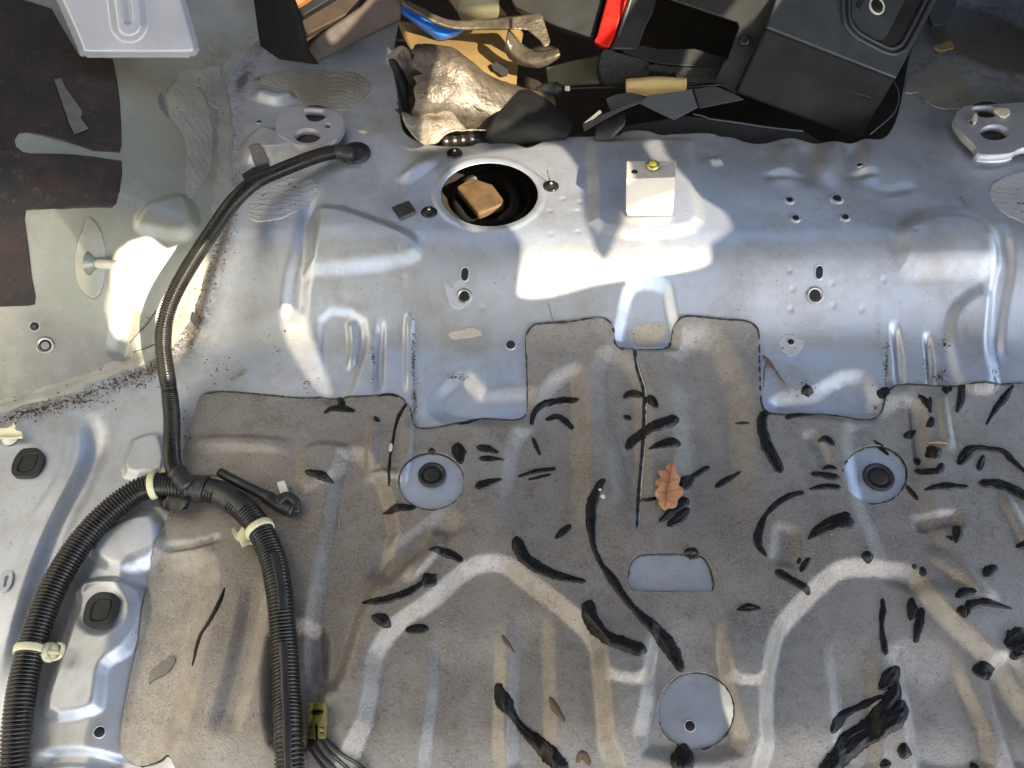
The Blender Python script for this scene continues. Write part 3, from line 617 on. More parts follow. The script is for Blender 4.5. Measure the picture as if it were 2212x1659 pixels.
tube('green_wire', smooth(np.array([P(430, 1032, .012), P(452, 1027, .012), P(480, 1030, .012)]), 4), .001, grainy('green_wire', (.02, .16, .06), (.02, .14, .05), .4), har, 6)
slabz = None
# loose clip by the left plug
lc = thing('cable_clip', P(24, 938), 'loose cream plastic clip standing at the far left edge above the oblong plug', 'cable clip')
px_sheet('strap', [(-60, 927), (17, 926), (27, 915), (33, 925), (36, 930), (45, 931), (45, 941), (35, 942), (20, 944), (-60, 940)], [], .014, .005, M['nylon'], .001, lc, rnd=2, zadd=lambda x, y: .002*np.sin(y*300))
p0 = P(24, 948); lathe('washer', p0, normal_at(p0[0], p0[1]), [(.0105, .002), (.0105, .004), (.006, .008), (.004, .011), (0, .012)], M['white'], lc)
slab('fin', [(24, 922, np.linalg.norm(P(24, 922, .016)-CAM)), (28, 912, np.linalg.norm(P(28, 912, .02)-CAM)), (34, 924, np.linalg.norm(P(34, 924, .016)-CAM))], .003, M['nylon'], lc)

# yellow connector with its four wires
cn = thing('wire_connector', P(685, 1560), 'small yellow plastic connector with bare terminals on four black wires', 'connector')
px_sheet('housing', [(664, 1556), (664, 1528), (669, 1520), (676, 1517), (698, 1517), (704, 1522), (704, 1556), (702, 1562), (666, 1562)], [[(674, 1532), (697, 1532), (697, 1543), (674, 1543)]], .011, .010, M['yconn'], .0008, cn, rnd=2)
for u in (671, 695):
    px_sheet('barrel', [(u-8, 1560), (u+8, 1560), (u+8, 1594), (u-8, 1594)], [[(u-4, 1566), (u+4, 1566), (u+4, 1574), (u-4, 1574)], [(u-4, 1577), (u+4, 1577), (u+4, 1583), (u-4, 1583)]], .010, .009, M['yconn'], .0008, cn, rnd=1)
    px_sheet('seal', [(u-6, 1563), (u+6, 1563), (u+6, 1570), (u-6, 1570)], [], .0095, .006, M['copper'], .0008, cn, rnd=2)
    px_sheet('terminal', [(u-5, 1574), (u+5, 1574), (u+5, 1580), (u-5, 1580)], [], .0095, .005, M['brass'], .0008, cn, rnd=2)
for u, du in ((667, 8), (675, 22), (690, 34), (700, 58)):
    tube('wire', smooth(np.array([P(u, 1592, .005), P(u+du*.35, 1612, .006), P(u+8+du*.6, 1632, .007), P(u+22+du*1.0, 1655, .006), P(u+60+du*1.2, 1700, .004)]), 6), .0019, M['conduit'], cn, 8)

# ------------------------------------------------------------------ rubber plugs
def round_plug(u, v, r, label):
    c = P(u, v); n = normal_at(c[0], c[1], .02); t = thing('rubber_plug', c, label, 'rubber plug', 'rubber plugs in the floor')
    lathe('rim', c, n, [(r, -.002), (r, .003), (r*.95, .0045), (r*.80, .0048), (r*.74, .002), (r*.5, .0022)], M['rubber'], t, 36)
    lathe('cap', c, n, [(r*.62, .0015), (r*.60, .0032), (r*.45, .0040), (0, .0042)], M['rubber'], t, 30)
round_plug(933, 1027, .0172, 'round black rubber plug in the left bare circle of the mat')
round_plug(1897, 1032, .0192, 'round black rubber plug in the right bare circle of the mat')
def oblong(outer, inner, label):
    c = P(*np.mean(outer, 0)); t = thing('rubber_plug', c, label, 'rubber plug', 'rubber plugs in the floor')
    px_sheet('rim', outer, [inner], .0055, .006, M['rubber'], .001, t, rnd=4)
    ic = np.mean(inner, 0); sm = [tuple(ic+(np.array(p)-ic)*.92) for p in inner]
    px_sheet('pad', sm, [], .0036, .004, M['rubber'], .001, t, rnd=4); px_sheet('web', inner, [], .002, .001, M['black'], .0015, t, rnd=3)
oblong([(24, 1014), (30, 992), (45, 972), (58, 968), (80, 968), (93, 979), (94, 995), (85, 1014), (70, 1027), (50, 1030), (30, 1028)], [(36, 1014), (43, 994), (55, 980), (79, 979), (82, 987), (77, 1004), (67, 1017), (47, 1020)], 'oblong black rubber plug by the loose cream clip at the far left')
oblong([(179, 1341), (185, 1306), (198, 1288), (215, 1279), (240, 1280), (255, 1289), (257, 1304), (250, 1331), (237, 1349), (220, 1356), (195, 1354)], [(194, 1331), (199, 1306), (210, 1293), (239, 1293), (242, 1301), (237, 1324), (225, 1340), (198, 1341)], 'oblong black rubber plug in the raised panel between the two thick conduits')

# ------------------------------------------------------------------ parts of the floor
FL = car_floor
def nut(u, v, r, parent=FL, mat='steel', name='weld_nut', h=.003):
    c = P(u, v); n = normal_at(c[0], c[1], .012)
    lathe(name, c, n, [(r*1.4, -.001), (r*1.36, h*.6), (r*1.25, h), (r*1.02, h), (r*.9, .0006)], M[mat], parent, 24)
    lathe('thread_hole', c, n, [(r*.98, .0004), (r*.85, .0012), (r*.5, .0009), (0, .0008)], M['black'], parent, 24)
def hole(u, v, r, parent=FL, mat='black', ring='paint'):
    c = P(u, v); n = normal_at(c[0], c[1], .01)
    lathe('screw_hole', c, n, [(r*1.0, .0002), (r*.9, .0012), (0, .0009)], M[mat], parent, 20)
    lathe('hole_rim', c, n, [(r*1.2, -.0004), (r*1.12, .0015), (r*.98, .0017), (r*.92, .0008)], M[ring], parent, 20)
px_sheet('bare_patch', [(975, 622), (968, 612), (962, 606), (963, 625), (970, 655), (985, 665), (1000, 663), (1018, 650), (1022, 630), (1010, 615), (990, 601)], [], .0007, .0008, M['plate'], .001, FL, rnd=3, noise_edge=.0005)
nut(1003, 640, .0078); nut(1760, 638, .0088)
for u, v in ((1004, 592), (1770, 588)):
    px_sheet('slot', [(u-7, v-8), (u-3, v-14), (u+4, v-14), (u+8, v-8), (u+7, v+6), (u+3, v+13), (u-4, v+13), (u-8, v+7)], [], .0008, .001, M['black'], .001, FL, rnd=2)
    px_sheet('slot_rim', [(u-9, v-10), (u-4, v-17), (u+5, v-17), (u+10, v-9), (u+9, v+8), (u+4, v+16), (u-5, v+16), (u-10, v+8)], [[(u-7, v-8), (u-3, v-14), (u+4, v-14), (u+8, v-8), (u+7, v+6), (u+3, v+13), (u-4, v+13), (u-8, v+7)]], .0014, .0015, M['paint'], .001, FL, rnd=2)
hole(1103, 745, .0068, mat='rubber'); hole(1708, 739, .0048); hole(215, 1581, .0056); hole(1490, 1568, .0055); hole(1857, 357, .004); hole(560, 264, .004); nut(98, 746, .0085, wheel_arch); hole(75, 705, .0062, wheel_arch, 'rubber', 'plate')
px_sheet('stain', [(1685, 735), (1700, 722), (1725, 728), (1738, 742), (1730, 758), (1710, 768), (1690, 758)], [ell(1708, 739, 9, 8)], .0004, .0003, M['sealer_white'], .001, FL, rnd=3, noise_edge=.0012)
px_sheet('stain', [(1366, 710), (1390, 702), (1425, 698), (1436, 712), (1430, 735), (1405, 745), (1375, 738)], [], .0004, .0003, grainy('sandy_residue', (.46, .40, .31), (.38, .33, .26), .6, 0, 120, 400, .6, speck=220), .001, FL, rnd=3, noise_edge=.0012)
px_sheet('stain', [(972, 720), (1000, 711), (1040, 714), (1035, 726), (1000, 731), (975, 730)], [], .0004, .0003, grainy('rust_residue', (.42, .35, .26), (.46, .42, .37), .6, 0, 150, 400, .5), .001, FL, rnd=3, noise_edge=.0014)
for u, v, s in ((1705, 433, 1), (1807, 430, 1.3), (1718, 472, 1), (1825, 470, 1)):
    c = P(u, v); n = normal_at(c[0], c[1]); r = .0075*s
    lathe('punched_hole', c, n, [(r*1.15, -.0005), (r*1.0, .0016), (r*.8, .0026), (r*.62, .0020), (r*.5, .0012)], M['bare'], FL, 18)
    lathe('hole_bottom', c+np.array([.0006, -.0004, 0]), n, [(r*.74, .0010), (r*.66, .0022), (r*.3, .0016), (0, .0015)], M['black'], FL, 16)
for u, v in ((982, 332), (1190, 403), (927, 459)):
    c = P(u, v); n = normal_at(c[0], c[1])
    s_ = lathe('screw_clip', c, n, [(.0115, -.001), (.0118, .001), (.0105, .0024), (.0072, .0034), (.0062, .0030), (.0052, .0036), (.0035, .0060), (0, .0066)], M['screw'], FL, 26)
    lathe('pin', c, n, [(.0024, .006), (.0022, .0078), (0, .0084)], M['steel'], s_, 12)
c = P(1190, 400); tube('pin', [c, c+np.array([-.006, .008, .022])], [.0009, .0006], M['screw'], FL, 6)
# fuel tank seen through the big hole, and the dusty block on it
v, f = box_vf((-.12, .85, -.030), (.16, 1.18, -.012)); tag(obj('fuel_tank', v, f, M['tank'], None, False), 'dark dirty tank top seen down through the round hole in the shelf', 'fuel tank')
def flat(name, px, z, thick, mat, parent=None):
    p = np.array([Pz(u, v, z) for u, v in px]); m = len(p)
    vv = np.vstack([p, p-[0, 0, thick]]); ff = [tuple(range(m))[::-1], tuple(range(m, 2*m))]+[(i, (i+1) % m, (i+1) % m+m, i+m) for i in range(m)]
    o = obj(name, vv, ff, mat, parent, False); md = o.modifiers.new('bevel', 'BEVEL'); md.width = .004; md.segments = 3; md.limit_method = 'ANGLE'
    bm = bmesh.new(); bm.from_mesh(o.data); bmesh.ops.recalc_face_normals(bm, faces=bm.faces); bm.to_mesh(o.data); bm.free(); return o
bk = flat('dusty_block', [(985, 402), (1006, 389), (1022, 383), (1064, 397), (1090, 432), (1087, 441), (1034, 462), (1028, 456)], .024, .014, M['block']); tag(bk, 'tan dust covered block lying down inside the round hole', 'block')
tg = thing('tank_seal', Pz(1062, 430, -.012), 'black rubber seal ring round the dusty block in the hole', 'seal')
cc = Pz(1062, 432, -.010); lathe('ring', cc, (0, 0, 1), [(.062, 0), (.062, .008), (.055, .012), (.050, .010), (.047, .0)], M['rubber'], tg, 40)
tube('hose', smooth(np.array([Pz(1095, 395, .005), Pz(1112, 420, .012), Pz(1108, 450, .008), Pz(1080, 478, .0)]), 6), .008, M['rubber'], tg, 10)

# white tab bracket with its bolt (foot, face, top fold)
fy = P(1400, 462)[1]; fz = P(1400, 462)[2]
def V3(u, v, y): return Py(u, v, y)
tlx, trx = 1353, 1461
A = [V3(1355, 470, fy-.006), V3(1450, 470, fy-.006), V3(1454, 456, fy), V3(1352, 456, fy), V3(1353, 387, fy), V3(1459, 383, fy)]
for q in A[:2]: q[2] = fz+.003
zt = A[4][2]; A += [Pz(1461, 347, zt), Pz(1354, 348, zt)]
o = obj('tab_bracket', A, [(0, 1, 2, 3), (3, 2, 5, 4), (4, 5, 6, 7)], M['bracket'], FL, False)
md = o.modifiers.new('s', 'SOLIDIFY'); md.thickness = .0018; md.offset = -1; md = o.modifiers.new('b', 'BEVEL'); md.width = .0032; md.segments = 4; md.limit_method = 'ANGLE'
for u_ in (1384, 1432): cq = Py(u_, 463, fy-.0035); cq[2] = fz+.0045; lathe('weld_spot', cq, (0, -.5, .86), [(.003, 0), (.0022, .0008), (0, .001)], M['bracket'], o, 12)
lathe('dimple', Pz(1440, 372, zt+.0004), (0, 0, 1), [(.004, 0), (.003, .0009), (0, .0011)], M['bracket'], o, 14)
bolt = Pz(1409, 359, zt+.002)
lathe('bolt', bolt, (0, 0, 1), [(.0098, 0), (.0098, .0028), (.0082, .0045), (.0055, .0062), (.0042, .0056), (.0028, .0052), (0, .005)], M['brass'], o, 24)
lathe('paint_dab', Pz(1411, 353, zt+.0085), (.1, -.2, 1), [(.0052, -.0012), (.0046, .0004), (0, .0007)], M['yellowpaint'], o, 14)
lathe('screw_hole', Pz(1371, 371, zt+.0006), (0, 0, 1), [(.0042, 0), (.0038, .0005), (0, .0004)], M['black'], o, 16)
# seat latch plates
def latch(outer, holes, lift, thick, label):
    zc = np.median([P(u, v)[2] for u, v in outer])+lift
    return px_sheet('latch_bracket', outer, holes, 0, thick, M['bare'], .0013, FL, rnd=3, plane=zc), zc
lb, zc = latch([(612, 232), (660, 231), (705, 234), (728, 241), (741, 254), (742, 270), (734, 290), (715, 306), (690, 313), (645, 313), (622, 302), (595, 281)], [[(655, 240), (662, 235), (695, 237), (703, 243), (704, 252), (695, 260), (680, 263), (668, 260), (660, 250)], ell(664, 293, 29, 16), ell(708, 271, 8, 5.5)], .020, .012, '')
rb, zc2 = latch([(2078, 234), (2092, 228), (2150, 225), (2240, 218), (2290, 218), (2290, 312), (2212, 318), (2180, 331), (2118, 333), (2108, 316), (2080, 288), (2064, 262), (2066, 245)], [[(2100, 232), (2125, 229), (2150, 232), (2157, 243), (2145, 253), (2118, 253), (2106, 243)], ell(2149, 286, 32, 17), ell(2100, 263, 8, 5)], .022, .012, '')
for u, v, z in ((664, 293, zc), (680, 250, zc), (2149, 286, zc2), (2130, 242, zc2)):
    flat('well', ell(u, v+2, 42, 26, 14), z-.013, .003, M['tank'], FL)
px_sheet('bracket_web', [(2112, 326), (2180, 328), (2188, 338), (2160, 345), (2112, 342)], [], .006, .008, M['plate'], .0015, FL, rnd=2)
px_sheet('sealer_dab', [(2103, 250), (2110, 243), (2112, 258), (2104, 266)], [], .0265, .004, M['paper'], .001, FL, rnd=2)
px_sheet('sealer_dab', [(2150, 235), (2165, 232), (2180, 236), (2182, 245), (2170, 251), (2158, 246)], [], .0265, .004, M['paper'], .001, FL, rnd=2, noise_edge=.0008)
# stud and its dished plate on the wheel arch
sp = px_sheet('stud_plate', [(193, 472), (181, 500), (166, 535), (160, 565), (162, 597), (172, 622), (189, 640), (206, 646), (220, 625), (226, 590), (228, 550), (222, 515), (214, 494)], [], .003, .004, M['arch'], .0015, wheel_arch, rnd=3, zadd=lambda x, y: .003*np.sin((x+.5)*90))
s0, s1 = P(197, 569, .004), P(262, 573, .030)
tube('stud', [s0, s0+(s1-s0)*.93, s1], [.0062, .0060, .0052], M['white'], wheel_arch, 18)
lathe('stud_base', s0-(s1-s0)*.05, s1-s0, [(.016, 0), (.013, .003), (.009, .006), (.007, .010)], M['arch'], wheel_arch, 22)
# brushed sealer
def brushed(poly, ang, label=None, parent=FL, mat='sealer_white', n=0):
    ca, sa = math.cos(ang), math.sin(ang)
    def za(x, y):
        p, q = x*ca+y*sa, x*sa-y*ca
        p = p+.004*np.sin(q*37+1)+.003*np.sin(q*83+p*60)+.0016*np.sin(q*190+p*150)
        m = .5+.5*np.sin(p*260+3*np.sin(q*25))
        return m*(.00022*np.sin(p*1500)+.0002*np.sin(p*2470+2))+.00012*np.sin(p*620)
    return px_sheet('brushed_sealer', poly, [], .0024 if parent is wheel_arch else .0009, .0011, M[mat], .0010, parent, rnd=3, zadd=za, noise_edge=.0008)
brushed([(538, 440), (560, 412), (590, 398), (630, 386), (668, 384), (684, 398), (686, 418), (660, 446), (612, 470), (560, 478), (540, 472)], math.pi/2)
brushed([(2138, 412), (2165, 385), (2212, 370), (2270, 365), (2270, 495), (2200, 475), (2158, 450)], math.pi/2*.8)
brushed([(360, 205), (372, 182), (398, 172), (425, 188), (446, 222), (458, 270), (460, 330), (452, 370), (432, 402), (402, 425), (400, 380), (405, 330), (392, 285), (368, 252)], .5, parent=wheel_arch, mat='sealer')
brushed([(395, 150), (430, 150), (470, 140), (478, 160), (478, 230), (455, 225), (430, 185), (380, 178)], .3, parent=wheel_arch, mat='sealer')
brushed([(556, 175), (600, 155), (690, 150), (775, 160), (800, 195), (750, 235), (700, 235), (660, 232), (640, 200), (590, 185)], 1.1, mat='sealer')
brushed([(2000, 140), (2060, 130), (2085, 170), (2110, 215), (2060, 235), (2010, 225), (1990, 190)], .4, mat='sealer')
brushed([(2000, 180), (1992, 152), (1965, 165), (1955, 195), (1975, 200)], .6, mat='sealer')
# sealer bead along the seam
bp, s_ = resample(smooth(PP(SEAM[1:-1]), 6), .0025); wn = np.cumsum(np.random.randn(len(bp))*.0004); wn -= np.linspace(wn[0], wn[-1], len(wn)); 
bv, bf = [], []; T = np.gradient(bp[:, :2], axis=0); T /= np.linalg.norm(T, axis=1)[:, None]
for i in range(len(bp)):
    for k, a_ in enumerate(np.linspace(-1, 1, 9)):
        hw = .0105+np.clip(wn[i], -.003, .004)+.001*math.sin(i*.37)
        xy = bp[i, :2]+np.array([-T[i, 1], T[i, 0]])*a_*hw*(1.0 if a_ < 0 else 1.15)
        bv.append((*xy, H(*xy)+.0002+.0028*(1-a_*a_)+.0005*math.sin(a_*14+i*.05+2*math.sin(i*.11))))
for i in range(len(bp)-1):
    for k in range(8): bf.append((i*9+k, i*9+k+1, (i+1)*9+k+1, (i+1)*9+k))
obj('sealer_bead', bv, bf, M['sealer'], wheel_arch)
# oval slotted clip at the left edge
px_sheet('oval_grommet', [(-4, 1272), (2, 1242), (12, 1233), (24, 1232), (28, 1242), (24, 1262), (14, 1274), (2, 1278)], [[(8, 1266), (11, 1246), (17, 1241), (20, 1246), (16, 1262), (11, 1269)]], .003, .0035, M['plate'], .001, FL, rnd=3)

# ------------------------------------------------------------------ things stuck on or lying about
bs = px_sheet('bitumen_sheet', [(-160, -60), (28, -8), (112, 20), (126, 45), (172, 122), (243, 126), (252, 170), (258, 215), (261, 262), (262, 312), (257, 328), (200, 324), (175, 315), (130, 301), (85, 290), (55, 284), (38, 287), (30, 301), (34, 316), (48, 327), (65, 331), (120, 333), (200, 337), (225, 341), (262, 347), (263, 372), (258, 410), (250, 438), (240, 447), (130, 450), (55, 452), (52, 470), (60, 530), (68, 600), (76, 640), (74, 656), (60, 659), (0, 661), (-160, 664)], [], .003, .0032, M['bitumen'], .0025, rnd=1, zadd=lambda x, y: .0008*np.sin(x*60+y*40), label='black sheet of rusty bitumen with a long slit on the wheel arch', cat='bitumen sheet')
px_sheet('tape_strip', [(117, 172), (132, 168), (142, 190), (160, 215), (178, 240), (174, 254), (190, 277), (160, 289), (150, 268), (132, 215)], [], .005, .001, M['tapegrey'], .0015, rnd=1, label='grey strip of tape lying across the black bitumen sheet', cat='tape')
px_sheet('tape_scrap', [(347, 197), (353, 212), (357, 228), (366, 256), (357, 244), (347, 236), (341, 216)], [], .0025, .001, M['tapegrey'], .001, rnd=1, label='small pointed dark scrap on the wheel arch beside the brushed sealer', cat='tape')
px_sheet('foam_patch', [(847, 447), (883, 433), (899, 455), (864, 470)], [], .0045, .0045, M['edge'], .001, rnd=1, label='square black foam patch stuck left of the round hole', cat='foam patch')
px_sheet('tape_patch', [(537, 315), (561, 309), (580, 348), (576, 356), (552, 360), (545, 345)], [], .004, .002, M['tapegrey'], .0013, rnd=1, label='dark grey tape patch just above the thin conduit', cat='tape')
px_sheet('rubber_flap', [(522, 377), (545, 362), (580, 352), (584, 362), (560, 378), (532, 391)], [], .006, .004, M['rubber'], .0013, rnd=1, label='black rubber flap under the thin conduit near its bend', cat='rubber flap')
px_sheet('black_chip', [(412, 690), (416, 672), (434, 689), (420, 701)], [], .006, .003, M['edge'], .001, rnd=1, label='triangular black chip in the dirt right of the thin conduit', cat='chip')
px_sheet('paint_flake', [(773, 283), (780, 280), (792, 282), (794, 287), (784, 287)], [], .002, .001, M['paper'], .0007, rnd=2, label='small white flake on the shelf above the black grommet', cat='flake')
px_sheet('sealer_peel', [(318, 1478), (326, 1452), (345, 1432), (365, 1418), (374, 1415), (380, 1425), (370, 1445), (355, 1455), (340, 1466)], [], .0012, .0012, M['mat'], .001, rnd=2, noise_edge=.001, edge_mat=M['edge'], label='loose lifted flap of the grey mat in the lower left', cat='mat flap')
# pressed metal plate, top left
tp = thing('metal_plate', P(285, 60, .03), 'pale silver pressed plate with a slotted rib over the bitumen sheet', 'metal plate')
pq = plane_t((285, 60), np.linalg.norm(P(285, 110, .045)-CAM), np.array(-ray(285, 60))*.8+np.array([0, 0, .35]))
def onp(u, v, l=0): return Pt(u, v, pq(u, v)-l)
pout = smooth(np.array([(100, -60), (112, -20), (140, 42), (160, 88), (170, 114), (180, 123), (250, 124.5), (330, 124.5), (400, 124), (424, 120), (431, 105), (425, 80), (412, 35), (396, -20), (384, -60)]), 4, True)
qn = 90
# grid in picture-plane coordinates of the plate, heights = distance towards the viewer
uu, vv = np.meshgrid(np.linspace(90, 440, 130), np.linspace(-62, 130, 72))
Sp = sdf(uu, vv, pout); rib = [(262, -80), (279, 52)]
hh = .012*(1-sstep(-16, 1, Sp))+.0*uu
hh += .011*(1-sstep(22, 42, seg_dist(uu, vv, rib)))
slot = seg_dist(uu, vv, [(266, -70), (276, 44)])
hh -= .008*(1-sstep(7, 10, slot))
gv = np.array([[onp(uu[j, i], vv[j, i], hh[j, i]) for i in range(uu.shape[1])] for j in range(uu.shape[0])])
used = Sp < 1.2; cells = used[:-1, :-1] & used[1:, :-1] & used[:-1, 1:] & used[1:, 1:]
idx = np.arange(uu.size).reshape(uu.shape); jj, ii = np.nonzero(cells)
ff = np.stack([idx[jj, ii], idx[jj+1, ii], idx[jj+1, ii+1], idx[jj, ii+1]], 1)
ks, inv = np.unique(ff, return_inverse=True); pp = quadmesh('panel', gv.reshape(-1, 3)[ks], inv.reshape(ff.shape), M['plate'], tp)
md = pp.modifiers.new('s', 'SOLIDIFY'); md.thickness = .003; md.offset = -1
slab('slot', [(u, v, pq(u, v)-.0145) for u, v in ((262, -60), (274, -60), (285, 49), (280, 52), (273, 52), (270, 49))], .001, M['brown'], tp, .0)
# oak leaf
lf = thing('oak_leaf', P(1445, 1050, .004), 'dry orange brown oak leaf lying on the mat beside the slit', 'leaf')
LEAF = [(1385, 680), (1345, 700), (1330, 718), (1335, 738), (1300, 745), (1266, 760), (1275, 788), (1292, 806), (1255, 832), (1232, 855), (1244, 878), (1270, 890), (1240, 925), (1233, 965), (1264, 1000), (1268, 1048), (1318, 1092), (1345, 1072), (1385, 1072), (1422, 1058), (1434, 1002), (1474, 955), (1477, 912), (1434, 872), (1452, 836), (1442, 798), (1416, 770), (1412, 722), (1400, 695)]
lfp = [(1106+x/4, 829.5+y/4) for x, y in LEAF]
lcx = P(1443, 1050)
leafz = lambda x, y: .0024*np.clip(np.abs(x-lcx[0])/.02, 0, 1.6)**1.4+.0004*np.sin((y-lcx[1])*260+np.abs(x-lcx[0])*220)
px_sheet('blade', lfp, [], .004, .0006, M['leaf'], .0010, lf, rnd=3, zadd=leafz)
tube('stalk', smooth(np.array([P(1106+x/4, 829.5+y/4, .0048) for x, y in ((1398, 660), (1385, 690), (1366, 780), (1345, 900), (1332, 1000), (1325, 1060))]), 5), np.linspace(.0011, .0004, 26), M['vein'], lf, 6)
for (x0, y0), (x1, y1) in (((1366, 780), (1300, 762)), ((1350, 870), (1262, 858)), ((1350, 870), (1432, 838)), ((1338, 950), (1256, 960)), ((1338, 950), (1460, 930)), ((1330, 1010), (1400, 1050))):
    a = P(1106+x0/4, 829.5+y0/4); c = P(1106+x1/4, 829.5+y1/4); pts = []
    for k in range(6):
        q = a+(c-a)*k/5; q[2] = H(q[0], q[1])+.0043+leafz(q[0], q[1]); pts.append(q)
    tube('vein', pts, np.linspace(.0005, .00025, 6), M['vein'], lf, 5)
# second, curled leaf far right
px_sheet('leaf_fragment', [(2017, 98), (2028, 92), (2050, 92), (2057, 99), (2058, 108), (2040, 106), (2022, 103)], [], .010, .0008, M['twigpale'], .0012, rnd=2, zadd=lambda x, y: .004*np.sin(x*140), label='torn tan leaf fragment in the dark corner at the upper right', cat='leaf')
def twig(pts, r, label, mat='twig', branches=(), cat='twig'):
    t = thing('twig', P(*pts[0]), label, cat)
    q = smooth(PP(pts, r+.001), 5); tube('stem', q, np.linspace(r, r*.6, len(q))*(1+.15*np.random.randn(len(q))), M[mat], t, 7)
    for b_ in branches: q = smooth(PP(b_, r+.001), 4); tube('side_stem', q, np.linspace(r*.7, r*.3, len(q)), M[mat], t, 6)
twig([(1648, 768), (1664, 782), (1676, 802), (1696, 830)], .0018, 'brown twig at the right corner of the mat under the small hole', branches=[[(1658, 776), (1652, 800), (1650, 835)], [(1655, 772), (1662, 795)]])
twig([(2003, 957), (2024, 955), (2046, 957)], .0019, 'straight tan stalk on the mat right of the right plug', 'twigpale')
twig([(337, 672), (318, 700), (300, 718), (280, 741)], .0011, 'thin dry stem on the wheel arch left of the conduit', branches=[[(326, 690), (314, 684)], [(318, 700), (312, 698)]])
twig([(345, 738), (315, 752), (286, 761)], .0010, 'thin bent stem along the wheel arch seam by the conduit')
twig([(497, 820), (512, 810), (530, 797)], .0014, 'short olive stalk on bare metal right of the thin conduit', 'olive', branches=[[(512, 810), (524, 806)]])
twig([(733, 1118), (734, 1135), (733, 1143)], .0010, 'tiny upright tan stalk on the mat left of the left plug', 'twigpale')
twig([(1184, 655), (1194, 690), (1198, 702)], .0004, 'fine dark hair on bare metal above the middle of the mat', cat='hair')
twig([(2075, 425), (2090, 445)], .0006, 'fine dark hair on the shelf at the right', cat='hair')

# ------------------------------------------------------------------ black adhesive left on the mat
GR = 'black adhesive strips torn off on the grey mat'
def slug(parts, label, hr=.52, crest=.25, mat='goo', lift=0.):
    t = None; vs, fs = [], []; NSEC = 11
    for pts, wd in parts:
        wp = PP(pts); wp = smooth(wp, 8) if len(pts) > 2 else resample(wp, n=10)[0]
        s_px = mmpx(wp.mean(0)); q, s = resample(wp, .0020); n = len(q)
        if n < 13: q, s = resample(wp, n=13); n = 13
        ws = np.interp(np.linspace(0, 1, n), np.linspace(0, 1, len(wd)), wd)*.5*s_px*1.18+.0003
        ends = np.minimum(1, np.sqrt(np.clip(np.minimum(np.arange(n), n-1-np.arange(n))/(n-1)*s[-1]/(np.maximum(ws, .001)*.9), .03, 1)))
        ws = ws*np.maximum(ends, .12)
        T = np.gradient(q[:, :2], axis=0); T /= np.linalg.norm(T, axis=1)[:, None]+1e-9
        off = np.random.rand()*50; base = len(vs); cs = (np.random.rand()-.5)*.7
        for i in range(n):
            nv = lambda k, sc_: noise.noise(Vector((off+s[i]*sc_, k*1.7, off)))
            for k in range(NSEC):
                a_ = -1+2*k/(NSEC-1); w_ = ws[i]*(1+.28*nv(0 if a_ < 0 else 9, 80)+.12*nv(3 if a_ < 0 else 4, 480)+.13*nv(5 if a_ < 0 else 6, 1000))
                xy = q[i, :2]+np.array([-T[i, 1], T[i, 0]])*a_*w_
                hgt = ws[i]*hr*(math.sqrt(max(0, 1-a_*a_))*(.8+.55*nv(k*1.5, 38)+.12*nv(k*1.9, 300))+crest*math.exp(-((a_-cs-.3*nv(20, 60))/.16)**2)*(1-abs(a_)))
                vs.append((xy[0], xy[1], H(xy[0], xy[1])-.0003+lift+max(0, hgt)+.0007*math.sqrt(max(0, 1-a_*a_))))
        for i in range(n-1):
            for k in range(NSEC-1): fs.append((base+i*NSEC+k, base+(i+1)*NSEC+k, base+(i+1)*NSEC+k+1, base+i*NSEC+k+1))
    o = obj('adhesive_strip', vs, fs, M[mat]); tag(o, label, 'adhesive strip', GR); return o
